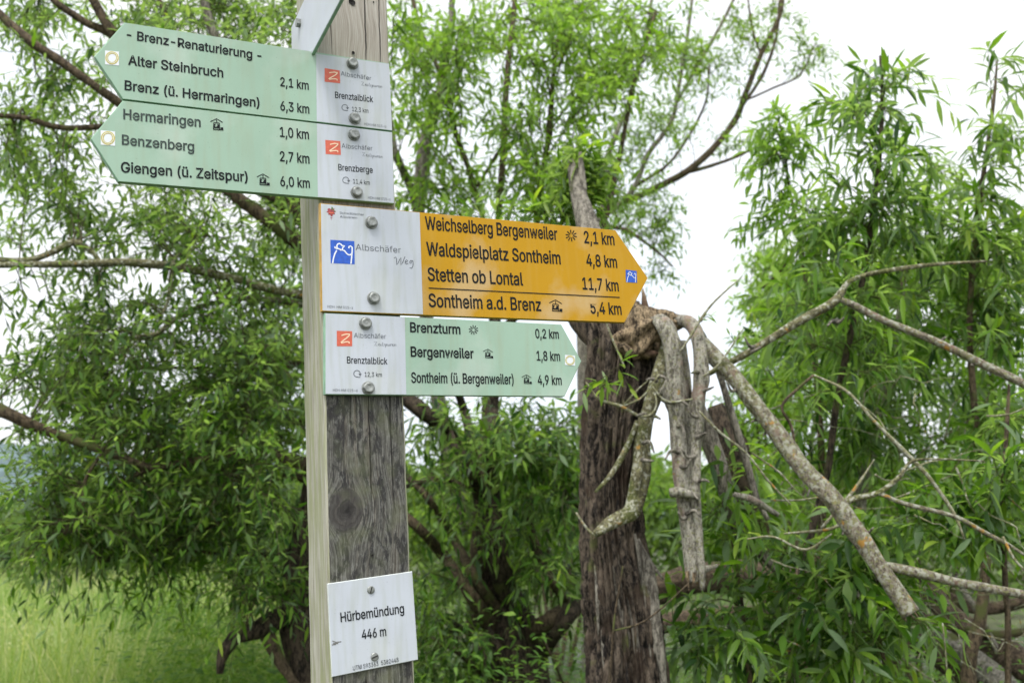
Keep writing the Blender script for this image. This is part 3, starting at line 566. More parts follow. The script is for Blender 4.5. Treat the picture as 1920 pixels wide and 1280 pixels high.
class Sign:
    def __init__(s, name, label, cat, poly, edge, face, anchor, thick=0.010, front=0.010, rot=None):
        s.n = front
        au, av = UV(*anchor, front)
        s.a = Vector((au, av, 0))
        s.e = thing(name, PM @ Vector((au, av, 0)), label, cat)
        s.e.matrix_world = PM @ Matrix.Translation(s.a); MATS[s.e.name] = s.e.matrix_world.copy()
        pts = [UV(px, py, front) for px, py in poly]
        s.board(pts, thick, edge, face)
    def add(s, mb, name, mats, smooth=False, kind=None, parent=None):
        mb.v = [v - np.array([s.a.x, s.a.y, 0]) for v in mb.v]
        o = mb.build(name, mats, None, smooth)
        o.parent = parent or s.e
        if kind: o['kind'] = kind
        return o
    def board(s, pts, thick, edge, face):
        # sheet with a fine rolled edge
        mb = MB(); n = len(pts)
        c = Vector((sum(p[0] for p in pts)/n, sum(p[1] for p in pts)/n))
        ins = lambda d: [(p[0] + (c.x-p[0])/max(1e-6, (c-Vector(p)).length)*d, p[1] + (c.y-p[1])/max(1e-6, (c-Vector(p)).length)*d) for p in pts]
        e = 0.0012
        rings = [(ins(0), s.n-thick), (ins(0), s.n-e), (ins(e*.35), s.n-e*.35), (ins(e), s.n)]
        V = [(x, y, z) for r, z in rings for x, y in r]
        F = [tuple(range(n))[::-1]]; m = [0]
        for k in range(len(rings)-1):
            for i in range(n):
                F.append((k*n+i, k*n+(i+1) % n, (k+1)*n+(i+1) % n, (k+1)*n+i)); m.append(0)
        F.append(tuple(range(3*n, 4*n))); m.append(1)
        area = sum(pts[i][0]*pts[(i+1) % n][1] - pts[(i+1) % n][0]*pts[i][1] for i in range(n))
        if area < 0: F = [f[::-1] for f in F]
        mb.add(V, F); mb.m = m
        s.add(mb, 'board', [edge, face])
    def flat(s, polys, name, mat, lift, thick=0.0):
        """printed or foil areas: polygons given in photo pixels"""
        mb = MB()
        for poly in polys:
            pts = [UV(x, y, s.n) for x, y in poly]; n = len(pts)
            area = sum(pts[i][0]*pts[(i+1) % n][1] - pts[(i+1) % n][0]*pts[i][1] for i in range(n))
            if area < 0: pts = pts[::-1]
            if thick:
                V = [(x, y, s.n+lift-thick) for x, y in pts] + [(x, y, s.n+lift) for x, y in pts]
                mb.add(V, [tuple(range(n, 2*n))] + [(i, (i+1) % n, n+(i+1) % n, n+i) for i in range(n)])
            else: mb.add([(x, y, s.n+lift) for x, y in pts], [tuple(range(n))])
        return s.add(mb, name, [mat])
    def strokes(s, lines, wpx, name, mat, lift):
        mb = MB()
        for ln in lines:
            w = wpx*.0004
            Q = np.array([UV(x, y, s.n) for x, y in ln])
            closed = np.linalg.norm(Q[0]-Q[-1]) < 1e-6
            T = np.gradient(Q, axis=0) if len(Q) > 1 else np.array([[1, 0]])
            if closed: T[0] = T[-1] = (Q[1]-Q[-2])
            T /= np.linalg.norm(T, axis=1)[:, None] + 1e-12
            Nn = np.stack([-T[:, 1], T[:, 0]], 1) * w
            A, B = Q+Nn, Q-Nn
            V = [(x, y, s.n+lift) for x, y in np.vstack([A, B])]; k = len(Q)
            mb.add(V, [(i+k, i+1+k, i+1, i) for i in range(k-1)])
        return s.add(mb, name, [mat])
    def text(s, body, p0, p1, cap, mat=None, weight=12.0, lift=0.0005):
        weight = weight + 4 if cap > 15 else weight if cap > 10 else weight*.3
        q0, q1 = Vector(UV(*p0, s.n)), Vector(UV(*p1, s.n))
        mid = ((p0[0]+p1[0])/2, (p0[1]+p1[1])/2)
        a, b = Vector(UV(mid[0], mid[1], s.n)), Vector(UV(mid[0], mid[1]-cap, s.n))
        sy = (b-a).length / 509.0
        x = 0; items = []; xmin = xmax = None
        for ch in body:
            adv, sp = GLY[ch]
            for ring in sp:
                for gx, gy in ring:
                    X = x+gx
                    xmin = X if xmin is None else min(xmin, X); xmax = X if xmax is None else max(xmax, X)
            items.append((x, sp)); x += adv
        d = (q1-q0); sx = d.length / (xmax-xmin); d.normalize(); nn = Vector((-d.y, d.x))
        rel = sx/sy; sc = sy*1000
        V = []; F = []; wgt = weight/1000*(0.5+0.5*rel)
        for x, sp in items:
            rings = [grow([((x+gx-xmin)*rel/1000, gy/1000) for gx, gy in ring], wgt) for ring in sp]
            ar = [sum(r[i-1][0]*r[i][1]-r[i][0]*r[i-1][1] for i in range(len(r))) for r in rings]
            for k, r in enumerate(rings):
                if ar[k]*SIGN > 0: continue        # a counter
                holes = [h for h, a_ in zip(rings, ar) if a_*SIGN > 0 and inside(h[0], r)]
                poly = [[Vector((p[0], p[1], 0)) for p in q] for q in [r]+holes]
                tri = tessellate_polygon(poly); flat_ = [p for q in poly for p in q]; n0 = len(V)
                V += [(q0.x + sc*(p.x*d.x+p.y*nn.x), q0.y + sc*(p.x*d.y+p.y*nn.y), s.n+lift+k*.00002) for p in flat_]
                for t in tri:
                    p0, p1, p2 = (flat_[i] for i in t)
                    t = t if (p1-p0).cross(p2-p0).z > 0 else t[::-1]
                    F.append([n0+i for i in t])
        mb = MB(); mb.add(V, F)
        return s.add(mb, 'lettering', [mat or INK])
    def bolt(s, px, py, r=0.0086, slot=False, h=0.0062):
        u, v = UV(px, py, s.n + (0.004 if not slot else 0.001))
        mb = MB(); k = 6; rings = []
        a0 = random.random()*6
        if not slot:
            seg = 24
            def hexr(t): 
                t = (t - a0) % (math.pi/3) - math.pi/6
                return 0.866/math.cos(t)
            for zz, sc, rd in ((0, 1, 0), (h*.72, 1, 0), (h*.9, .95, .4), (h, .82, 1), (h*.97, .55, 1), (h*.9, .35, 1)):
                rings.append([(u + math.cos(t)*r*sc*((1-rd)*hexr(t)+rd*.88), v + math.sin(t)*r*sc*((1-rd)*hexr(t)+rd*.88), s.n+.0016+zz) for t in np.linspace(0, 2*np.pi, seg, endpoint=False)])
        else:
            seg = 24
            for zz, sc in ((0, 1), (.0008, .98), (.0016, .8), (.0018, .3)):
                rings.append([(u + math.cos(t)*r*sc, v + math.sin(t)*r*sc, s.n+.0003+zz) for t in np.linspace(0, 2*np.pi, seg, endpoint=False)])
        V = [p for rg in rings for p in rg]; F = []
        for i in range(len(rings)-1):
            for j in range(seg): F.append((i*seg+j, i*seg+(j+1) % seg, (i+1)*seg+(j+1) % seg, (i+1)*seg+j))
        F.append(tuple(range((len(rings)-1)*seg, len(rings)*seg)))
        mb.add(V, F)
        b = s.add(mb, 'bolt' if not slot else 'screw', [ZINC], smooth=False)
        if not slot:
            w = MB(); seg = 28; rw = r*1.13
            V = []
            for zz, sc in ((0, 1), (.0012, 1), (.0016, .96), (.0016, .3)):
                V += [(u + math.cos(t)*rw*sc, v + math.sin(t)*rw*sc, s.n+.0003+zz) for t in np.linspace(0, 2*np.pi, seg, endpoint=False)]
            w.add(V, [(i*seg+j, i*seg+(j+1) % seg, (i+1)*seg+(j+1) % seg, (i+1)*seg+j) for i in range(3) for j in range(seg)])
            s.add(w, 'washer', [ZINC], parent=b)
        else:
            w = MB(); t = random.random()*3
            dx, dy = math.cos(t), math.sin(t); L, W_ = r*.8, r*.13
            V = [(u+dx*L-dy*W_, v+dy*L+dx*W_), (u-dx*L-dy*W_, v-dy*L+dx*W_), (u-dx*L+dy*W_, v-dy*L-dx*W_), (u+dx*L+dy*W_, v+dy*L-dx*W_)]
            w.add([(x, y, s.n+.0024) for x, y in V], [(0, 1, 2, 3)])
            s.add(w, 'screw_slot', [plain_hole], parent=b)  # flat dark strip painted for the shade in the slot
    # pictograms, all given by the centre and size they have in the photo
    def shelter(s, cx, cy, w, mat=None):
        k = w/22.0; q = lambda pts: [(cx+x*k, cy+y*k+x*k*.07) for x, y in pts]
        s.strokes([q([(-11, -5), (0, -11), (11, -5)]), q([(-6, 8.5), (7, 8.5)]), q([(-5, -3.5), (5, -3.5)]), q([(0, -9), (0, -3)]), q([(-5, -3.5), (-5.5, 8.5)]), q([(5, -3.5), (5.5, 8.5)])], 1.5*k, 'shelter_pictogram', mat or INK, 0.0005)
        s.flat([q([(-5, -1), (-1, -1), (-4, 3)]), q([(1, -1), (5, -1), (5, 3), (2, 3)]), q([(-5, 1.5), (-1, 4), (2, 1), (5, 3), (5, 6), (-5, 6)]), q([(7, 4), (12, 4), (12, 9), (7, 9)])], 'bus_pictogram', mat or INK, 0.0006)
    def star(s, cx, cy, r, mat=None):
        P_ = []
        for i in range(10):
            t = 2*math.pi*i/10 + .2; c, d = math.cos(t), math.sin(t); w = r*.10
            P_.append([(cx+c*r*.32-d*w*.6, cy+d*r*.32+c*w*.6), (cx+c*r-d*w, cy+d*r+c*w), (cx+c*r+d*w, cy+d*r-c*w), (cx+c*r*.32+d*w*.6, cy+d*r*.32-c*w*.6)])
        s.flat(P_, 'star_pictogram', mat or INK, 0.0005)
    def ring(s, cx, cy, sq, r):
        k = .09
        s.flat([[(cx-sq, cy-sq-sq*k), (cx+sq, cy-sq+sq*k), (cx+sq, cy+sq+sq*k), (cx-sq, cy+sq-sq*k)]], 'waymark_foil', WHITE, 0.0004)
        cir = lambda R: [(cx+math.cos(t)*R, cy+math.sin(t)*R) for t in np.linspace(0, 2*np.pi, 29)]
        s.strokes([cir(r)], r*.42, 'waymark_ring', OLIVE, 0.0006)
        s.strokes([cir(r*.98)], r*.09, 'waymark_ring_line', WHITE, 0.0008)
    def loop(s, cx, cy, r):
        pts = [(cx+math.cos(t)*r, cy+math.sin(t)*r) for t in np.linspace(0.55, 0.55-math.pi*1.62, 22)]
        tail = [(cx-r*.1, cy+r), (cx+r*1.1, cy+r*1.12)]
        s.strokes([[(cx+math.cos(t)*r, cy+math.sin(t)*r) for t in np.linspace(math.pi*.5, math.pi*2.1, 24)], tail], 1.25, 'round_trip_pictogram', INK_GREY, 0.0005)
        s.flat([[(cx+r*.45, cy-r*.05), (cx+r*1.5, cy+r*.05), (cx+r*.95, cy+r*.75)]], 'arrow_head', INK_GREY, 0.0006)
    def zlogo(s, quad):
        s.flat([quad], 'red_logo_square', RED, 0.0004)
        A, B, C_, D = [np.array(q, float) for q in quad]
        f = lambda x, y: tuple(A*(1-x)*(1-y) + B*x*(1-y) + C_*x*y + D*(1-x)*y)
        Z = [(.30, .30), (.45, .25), (.62, .20), (.85, .20), (.82, .27), (.65, .45), (.45, .60), (.26, .76), (.30, .79), (.5, .73), (.68, .70), (.80, .72), (.80, .82)]
        s.strokes([[f(x, y) for x, y in Z]], 2.0, 'logo_zigzag', CREAM, 0.0006)
    def shepherd(s, quad, w):
        s.flat([quad], 'blue_logo_square', BLUE, 0.0004)
        A, B, C_, D = [np.array(q, float) for q in quad]
        f = lambda x, y: tuple(A*(1-x)*(1-y) + B*x*(1-y) + C_*x*y + D*(1-x)*y)
        Z = lambda L: [f((x-170)/264, (y-405-(x-170)*.05)/255) for x, y in L]
        s.strokes([Z([(190, 664), (200, 610), (215, 562), (238, 520)]),
                   Z([(222, 478), (218, 494), (232, 500), (256, 502), (276, 510), (288, 522)]),
                   Z([(244, 496), (240, 470), (250, 452), (268, 446), (288, 456), (296, 468), (326, 472), (306, 490), (300, 506), (290, 522)]),
                   Z([(300, 516), (326, 526), (346, 554), (364, 568), (384, 570), (396, 560)]),
                   Z([(370, 498), (374, 480), (390, 472), (408, 486), (408, 520), (400, 600), (392, 668)])], w, 'shepherd_logo', WHITE, 0.0006)
    def script(s, x0, y0, x1, y1, h):
        """the small hand-written word under the trail's name"""
        L = {'Z': [(0,-1),(.7,-1.05),(.1,0),(.8,-.05)], 'e': [(.0,-.3),(.4,-.4),(.25,-.62),(.02,-.35),(.15,0),(.5,-.1)], 'i': [(.1,-.55),(.05,0),(.2,-.05)],
             't': [(.25,-.95),(.1,-.05),(.3,-.05)], 's': [(.4,-.55),(.1,-.45),(.35,-.2),(.05,0)], 'p': [(.15,-.55),(0,.45),(.1,-.2),(.4,-.55),(.35,-.1),(.1,-.05)],
             'u': [(.05,-.55),(.05,-.05),(.3,-.1),(.45,-.55),(.42,0)], 'r': [(.1,-.55),(.05,0),(.12,-.35),(.4,-.55)], 'n': [(.1,-.55),(.05,0),(.15,-.4),(.4,-.55),(.42,0)]}
        W = {'Z': 1.0, 'i': .3, 't': .35, 'e': .55, 's': .5, 'p': .55, 'u': .6, 'r': .45, 'n': .6}
        word = 'Zeitspuren'; tot = sum(W[c] for c in word); x = 0; out = []
        for c in word:
            out.append([(x0+(x1-x0)*(x+px*.95)/tot, y0+(y1-y0)*(x+px)/tot + py*h) for px, py in L[c]]); x += W[c]
        s.strokes(out, 0.75, 'handwritten_word', INK_GREY, 0.0005)

from mathutils.geometry import tessellate_polygon
def inside(p, r):
    c = False
    for i in range(len(r)):
        a, b = r[i-1], r[i]
        if (a[1] > p[1]) != (b[1] > p[1]) and p[0] < (b[0]-a[0])*(p[1]-a[1])/(b[1]-a[1])+a[0]: c = not c
    return c
def grow(ring, w):
    """thicken a letter: push its outline out by w (counters shrink, they run the other way)"""
    R = []
    for p in ring:
        if not R or math.hypot(p[0]-R[-1][0], p[1]-R[-1][1]) > 0.006: R.append(p)
    if math.hypot(R[0][0]-R[-1][0], R[0][1]-R[-1][1]) < 0.006: R.pop()
    n = len(R); out = []
    for i in range(n):
        a, b, c = R[i-1], R[i], R[(i+1) % n]
        d1 = (b[0]-a[0], b[1]-a[1]); d2 = (c[0]-b[0], c[1]-b[1])
        l1, l2 = math.hypot(*d1), math.hypot(*d2)
        n1 = (-d1[1]/l1, d1[0]/l1); n2 = (-d2[1]/l2, d2[0]/l2)
        mx, my = n1[0]+n2[0], n1[1]+n2[1]; k = mx*mx+my*my
        f = 2/k if k > 0.9 else 2/0.9
        out.append((b[0]+mx*f*w*SIGN, b[1]+my*f*w*SIGN))
    return out
SIGN = 1
GLY = {k: (a, [[tuple(map(int, p.split(','))) for p in ring.split()] for ring in g.split('/')] if g else []) for k, (a, g) in GLYPHS.items()}
post()
# upper green finger sign
S = Sign('trail_sign', 'topmost pale green arrow sign pointing left, headed Brenz-Renaturierung', 'sign', [(176.7,106),(233,42.3),(730,119.3),(735.7,245.6),(230,185.6)], MEDGE_G, MG, (664,170))
S.flat([[(592.7,101.4),(729.6,120.4),(735,244.6),(593.9,227.6)]], 'white_panel', MGW, 0.0002)
S.text('- Brenz-Renaturierung -', (238,73.2), (489.5,113), 16.3, weight=13)
S.text('Alter Steinbruch', (240.7,121.7), (418,145.7), 17.3, weight=13)
S.text('2,1 km', (525.7,161.7), (578.5,169), 16.3, weight=9)
S.text('Brenz (ü. Hermaringen)', (234,169), (486,201.5), 17.3, weight=13)
S.text('6,3 km', (525.9,207), (579.7,213.6), 17, weight=9)
S.ring(210,109.3,13,10)
S.zlogo([(608.6,128.2),(636.7,132.7),(637.9,156.8),(608.6,153.7)])
S.text('Albschäfer', (639,142), (696,151.4), 8.2, INK_GREY, weight=-4)
S.script(677,160.5,717.5,165.5,6.5)
S.text('Brenztalblick', (628.5,184.2), (699.5,192.4), 11.7, INK, weight=9)
S.loop(646.3,202,5.4)
S.text('12,3 km', (660,208.8), (690.6,212.6), 8.2, INK, weight=5)
S.text('HDH HM 015-b', (683,235), (724,240), 4.6, INK_GREY, weight=2)
S.bolt(662,118); S.bolt(666,221)
# lower green finger sign
S = Sign('trail_sign', 'pale green arrow sign pointing left to Hermaringen, Benzenberg and Giengen, below the topmost one', 'sign', [(170,260),(230,188.6),(735.7,247.8),(739.3,381.7),(221.7,340)], MEDGE_G, MG, (667,315))
S.flat([[(593.9,231.6),(735,248.8),(738.6,380.6),(596,369.4)]], 'white_panel', MGW, 0.0002)
S.text('Hermaringen', (231.7,223.5), (375.7,238.5), 18.3, INK_FADED, weight=12)
S.text('1,0 km', (525.3,256.6), (579,261.5), 18, weight=9)
S.text('Benzenberg', (229,271.4), (363.5,284.2), 18.2, INK_FADED, weight=12)
S.text('2,7 km', (525.3,302.3), (580,307), 18.2, weight=9)
S.text('Giengen (ü. Zeitspur)', (227.3,322.9), (464,341), 18.4, weight=13)
S.text('6,0 km', (526,348.9), (580.8,352.8), 18, weight=9)
S.shelter(406,234.5,23); S.shelter(493,338,23)
S.ring(202.3,259.3,13.5,10.5)
S.zlogo([(609.8,262.7),(638,265),(639,291),(610.5,289.2)])
S.text('Albschäfer', (640.5,277.7), (698.4,282.6), 8.4, INK_GREY, weight=-4)
S.script(679,292.8,718,296.6,6.5)
S.text('Brenzberge', (634.6,319.7), (698.8,324.8), 11.8, INK, weight=9)
S.loop(648,338,5.6)
S.text('11,4 km', (662,344.3), (693.2,347), 8.4, INK, weight=5)
S.text('HDH HM 015-c', (690,373.2), (732.3,376.6), 4.8, INK_GREY, weight=2)
S.bolt(664.8,251.7); S.bolt(670,359.5)
# amber finger sign
S = Sign('trail_sign', 'large amber yellow arrow sign pointing right to Weichselberg, Stetten ob Lontal and Sontheim', 'sign', [(599.7,380.5),(1154,431.4),(1215,521),(1171.6,604.4),(603,583.3)], MEDGE_Y, MY, (699,487))
S.flat([[(601.6,382),(786.7,398.7),(793,589.2),(604.6,582)]], 'white_panel', MGW, 0.0002)
S.text('Weichselberg Bergenweiler', (797.8,430), (1045,450), 23.2, weight=9)
S.text('2,1 km', (1096,455.6), (1152,459.6), 21.8, weight=9)
S.star(1070.8,441.8,10.6)
S.text('Waldspielplatz Sontheim', (800.4,478.6), (1051,495.2), 23.8, weight=9)
S.text('4,8 km', (1100.2,498.2), (1157,502), 21.6, weight=9)
S.text('Stetten ob Lontal', (802.8,526), (980.6,535), 23.8, weight=9)
S.text('11,7 km', (1092.8,542.3), (1160,546), 21.6, weight=9)
S.strokes([[(803.4,540),(1161.6,557.6)]], 2.1, 'divider_line', INK, 0.0005)
S.text('Sontheim a.d. Brenz', (804.6,575), (1014.6,582.9), 23.8, weight=9)
S.shelter(1041.4,574,23.5)
S.text('5,4 km', (1108,587.4), (1165.4,590), 21.4, weight=9)
S.flat([[(1106,564.6),(1117.5,565.4),(1117.2,570.4),(1105.8,569.8)]], 'paint_scratch', MY, 0.0007)
S.shepherd([(1172.8,505.7),(1193.4,508),(1194.3,530),(1173.6,529)], 1.4)
S.shepherd([(619.2,449.6),(664.3,452.2),(665,495.7),(620,493.4)], 2.6)
S.text('Albschäfer', (666.8,468.8), (751.6,474.6), 11.5, INK_GREY, weight=-3)
k = lambda L: [(590+x/5.818, 380+y/5.818) for x, y in L]
S.strokes([k([(866,606),(884,594),(893,612),(892,650),(890,680),(908,660),(926,620),(940,600),(940,640),(940,682),(958,654),(976,610),(985,588)]),
           k([(985,652),(1004,646),(1014,632),(1002,624),(988,638),(986,660),(1000,670),(1020,660)]),
           k([(1066,632),(1046,632),(1034,650),(1040,664),(1054,654),(1070,630),(1074,660),(1070,696),(1052,718),(1036,708)])], 1.3, 'handwritten_word', INK_GREY, 0.0005)
S.flat([k([(158,60),(176,74),(186,46),(196,70),(216,62),(212,86),(232,100),(214,110),(222,130),(198,128),(192,150),(176,150),(168,132),(146,134),(152,114),(126,102),(144,90),(138,72)])], 'leaf_emblem', EMB_R, 0.0004)
S.flat([k([(182,46),(200,56),(208,78),(190,84),(180,68)]), k([(206,84),(226,92),(212,106)])], 'emblem_green_leaf', EMB_G, 0.0006)
S.flat([k([(150,104),(206,108),(208,124),(152,120)])], 'emblem_band', RED, 0.0008)
S.strokes([k([(170,164),(192,165)]), k([(176,182),(184,183)])], 1.2, 'emblem_stem', EMB_R, 0.0005)
S.text('Schwäbischer', (637,401.2), (682.5,404.6), 4.4, INK_GREY, weight=0)
S.text('Albverein', (637.4,408.4), (669.4,410.6), 4.4, INK_GREY, weight=0)
S.text('HDH  HM 015-z', (614,577), (661.8,579.4), 4.8, INK_GREY, weight=3)
S.bolt(697.4,416.1,.009); S.bolt(701.7,557.9,.009)
# lowest green finger sign
S = Sign('trail_sign', 'small pale green arrow sign pointing right to Brenzturm and Bergenweiler, under the amber one', 'sign', [(608.7,586.6),(1052.6,607.9),(1090.5,676.6),(1059,742.8),(608.7,739)], MEDGE_G, MG, (689,665))
S.flat([[(610.4,587.6),(759,594.4),(761.8,739.2),(610.4,738)]], 'white_panel', MGW, 0.0002)
S.text('Brenzturm', (769.5,622.3), (862.8,626.2), 17.8, weight=14)
S.star(887.6,618.3,8.8)
S.text('0,2 km', (1004.3,633.5), (1047.7,634.9), 16.8, weight=9)
S.text('Bergenweiler', (770.6,668.2), (887.8,671.7), 18.2, weight=14)
S.shelter(914.6,663.5,18)
S.text('1,8 km', (1006.7,675.4), (1050,676.5), 17.3, weight=9)
S.text('Sontheim (ü. Bergenweiler)', (771.5,717), (962.9,720), 18.6, weight=9)
S.shelter(987,711.5,18)
S.text('4,9 km', (1008.8,720.6), (1053,721.4), 17.4, weight=9)
S.ring(1068.6,675.3,9.5,7.6)
S.zlogo([(631.2,620),(660.2,620.8),(660.2,649),(631.6,649)])
S.text('Albschäfer', (663.6,632.9), (723.8,635), 8.9, INK_GREY, weight=-4)
S.script(701.3,647.8,743.8,648.8,7)
S.text('Brenztalblick', (650.6,680.8), (726.2,683), 12.3, INK, weight=9)
S.loop(669.2,700.3,6)
S.text('12,3 km', (683.7,706), (716,706.6), 8.5, INK, weight=5)
S.text('HDH HM 015-d', (624.2,733.6), (670,734.2), 5, INK_GREY, weight=3)
S.bolt(686.5,605.3,.0088); S.bolt(691.4,726.3,.0088)
# place-name plate, slightly crooked
S = Sign('place_name_plate', 'small white plate reading Hürbemündung 446 m, screwed on crooked low on the post', 'sign', [(613.7,1093.5),(773.2,1070.3),(784.2,1236),(622.3,1268.8)], MEDGE_W, MGW, (699,1168), thick=0.0032, front=0.0032)
S.text('Hürbemündung', (639.2,1165.4), (757.6,1148), 17.4, weight=8)
S.text('446 m', (679,1197.4), (724,1190.8), 17.2, weight=8)
S.text('UTM 593363  5382448', (661.9,1256), (747.4,1239.6), 8.2, weight=5)
S.bolt(695.7,1105,.0056,True); S.bolt(702.7,1230.6,.0058,True)
S.strokes([[(623,1200.6),(630,1203),(640,1202)],[(624,1204.8),(634,1205.4)],[(622,1208),(630,1206.8)]], 1.3, 'paint_scratch', plain('bare_metal', (0.12, 0.11, 0.09), .6), 0.0004)

# end-on sign fixed to the post's left side, running towards the camera
def end_on_sign():
    uu = UL - 0.0035
    def side(px, py):
        d = PMI.to_3x3() @ ray(px, py); t = (uu - ORG.x) / d.x; q = ORG + d*t
        return q.y, q.z
    v0 = side(593, 98)[0]
    print('END', side(593, 98), side(622, 0), side(563, 60))
    n1 = 0.36; n0 = -DEPTH - 0.004; top = v0 + 0.115
    e = thing('trail_sign', PM @ Vector((uu, v0+.05, -0.05)), 'whitish sign seen almost end-on above the topmost green sign, cut off by the frame', 'sign')
    e.matrix_world = PM @ Matrix.Translation((uu, v0+.05, -.05)); MATS[e.name] = e.matrix_world.copy()
    out = [(v0, n0), (v0, n1), (v0+.057, n1+.05), (top, n1), (top, n0)]
    def slab(pts, ua, ub, name, mat, par=e):
        mb = MB(); n = len(pts); off = Vector((uu, v0+.05, -.05))
        V = [(ua-off.x, a-off.y, b-off.z) for a, b in pts] + [(ub-off.x, a-off.y, b-off.z) for a, b in pts]
        mb.add(V, [tuple(range(n))[::-1], tuple(range(n, 2*n))] + [(i, (i+1) % n, n+(i+1) % n, n+i) for i in range(n)])
        o = mb.build(name, [mat], None, False); o.parent = par
        bm = __import__('bmesh').new(); bm.from_mesh(o.data); __import__('bmesh').ops.recalc_face_normals(bm, faces=bm.faces); bm.to_mesh(o.data); bm.free()
        return o
    slab(out, uu, uu-.0045, 'board', MEDGE_G)
    slab([(v0+.0012, n0+.001), (v0+.0012, n1-.16), (top-.001, n1-.16), (top-.001, n0+.001)], uu-.0045, uu-.0050, 'white_panel', MGW)
    for vv in (v0+.03, v0+.09):
        a = np.linspace(0, 2*np.pi, 7)[:-1]
        slab([(vv+math.cos(t)*.008, -0.06+math.sin(t)*.008) for t in a], uu-.0050, uu-.0115, 'bolt', ZINC)
end_on_sign()

# ------------------------------------------------------------------ ground, river, far land
def ground_h(x, y):
    """meadow level; the river bed lies lower behind the willows on the right"""
    bank = 1/(1+np.exp(-(x + 1.6 - 0.10*(y-12))*2.2)) * 1/(1+np.exp(-(y-11.0)*1.6)) * 1/(1+np.exp((y-23.5)*1.2))
    return 0.10*np.sin(x*.35+1)*np.cos(y*.21) - 1.1*bank + 0.0010*np.maximum(0, y-60)**1.45*0 

GROUND = plain('meadow_soil', (0.055, 0.065, 0.025), .95, var=.5, scale=3, bump=.5)
def grid(name, xs, ys, zf, mat, kind, smooth=True):
    X, Y = np.meshgrid(xs, ys); Z = zf(X, Y)
    V = np.stack([X, Y, Z], -1).reshape(-1, 3); nx = len(xs)
    i = np.arange(len(ys)-1)[:, None]; j = np.arange(nx-1)[None]
    Q = np.stack([i*nx+j, i*nx+j+1, (i+1)*nx+j+1, (i+1)*nx+j], -1).reshape(-1, 4)
    o = mesh_np(name, V, Q.ravel(), np.arange(len(Q))*4, [mat], None, smooth)
    o['kind'] = kind; return o
xs = np.unique(np.concatenate([np.linspace(-900, -30, 20), np.linspace(-30, 30, 90), np.linspace(30, 900, 20)]))
ys = np.unique(np.concatenate([np.linspace(-60, 0, 8), np.linspace(0, 40, 70), np.linspace(40, 1500, 30)]))
grid('ground', xs, ys, lambda X, Y: ground_h(X, Y), GROUND, 'structure')
m, ns, ls = nodes('river_water')
b = ns.new('ShaderNodeBsdfPrincipled'); b.inputs['Base Color'].default_value = (0.05, 0.055, 0.035, 1); b.inputs['Roughness'].default_value = 0.06; b.inputs['IOR'].default_value = 1.33
nn_ = ns.new('ShaderNodeTexNoise'); nn_.inputs['Scale'].default_value = 3; nn_.inputs['Detail'].default_value = 4
tcw = ns.new('ShaderNodeTexCoord'); ls.new(tcw.outputs['Object'], nn_.inputs[0])
bp = ns.new('ShaderNodeBump'); bp.inputs['Strength'].default_value = .25; bp.inputs['Distance'].default_value = .05; ls.new(nn_.outputs[0], bp.inputs['Height']); ls.new(bp.outputs[0], b.inputs['Normal'])
ow = ns.new('ShaderNodeOutputMaterial'); ls.new(b.outputs[0], ow.inputs[0])
grid('river', np.linspace(-6, 40, 12), np.linspace(9, 26, 8), lambda X, Y: X*0-0.45, m, 'structure')
# low hills closing the valley
HILL = plain('hazed_wooded_hill', (0.10, 0.145, 0.15), .95, var=.35, scale=.05)  # blue of distant haze mixed into the woods' own colour
def hill(X, Y):
    h = 62*np.exp(-((X+420)/330)**2) + 30*np.exp(-((X-100)/420)**2) + 4*np.sin(X*.03) + 2.5*np.sin(X*.11+1) + 1.2*np.sin(X*.31)
    return h * np.exp(-((Y-760)/170)**2) - 2
grid('hills', np.linspace(-1100, 1000, 260), np.linspace(420, 1150, 24), hill, HILL, 'structure')

# ------------------------------------------------------------------ leaves
# lance-shaped willow leaf: rows of (t along, half width, side lift)
ROWS_FINE = [(0.0, 0.0), (0.16, 0.62), (0.42, 1.0), (0.72, 0.68), (1.0, 0.0)]
ROWS_RAW = [(0.0, 0.0), (0.34, 1.0), (0.70, 0.72), (1.0, 0.0)]
def leaf_template(rows, fold):
    V = []; F = []; prev = None
    for k, (t, w) in enumerate(rows):
        if w == 0: idx = [len(V)]; V.append((t, 0, 0))
        elif fold: idx = [len(V), len(V)+1, len(V)+2]; V += [(t, -w, 1), (t, 0, 0), (t, w, 1)]
        else: idx = [len(V), len(V)+1]; V += [(t, -w, 0), (t, w, 0)]
        if prev is not None:
            a, b = prev, idx
            if len(a) == 1 and len(b) > 1: F += [(a[0], b[i+1], b[i]) for i in range(len(b)-1)]
            elif len(b) == 1: F += [(a[i], a[i+1], b[0]) for i in range(len(a)-1)]
            else: F += [(a[i], a[i+1], b[i+1], b[i]) for i in range(len(a)-1)]
        prev = idx
    return np.array(V, float), F
TFINE, TRAW = leaf_template(ROWS_FINE, True), leaf_template(ROWS_RAW, False)

def leaf_verts(T, pos, d, up, L, Wd, bend, foldh=0.35):
    """T template verts (k,3); arrays of N leaves -> (N,k,3)"""
    side = np.cross(d, up); side /= np.linalg.norm(side, axis=1)[:, None] + 1e-9
    nrm = np.cross(side, d)
    t = T[None, :, 0, None]; w = T[None, :, 1, None]; f = T[None, :, 2, None]
    L_, W_, B_ = L[:, None, None], Wd[:, None, None], bend[:, None, None]
    drop = np.zeros((len(pos), 1, 3)); drop[:, :, 2] = -1
    return (pos[:, None] + d[:, None]*L_*(t - .18*B_*t*t) + side[:, None]*W_*w + nrm[:, None]*(f*W_*foldh) + drop*(B_*L_*t*t*.55) )

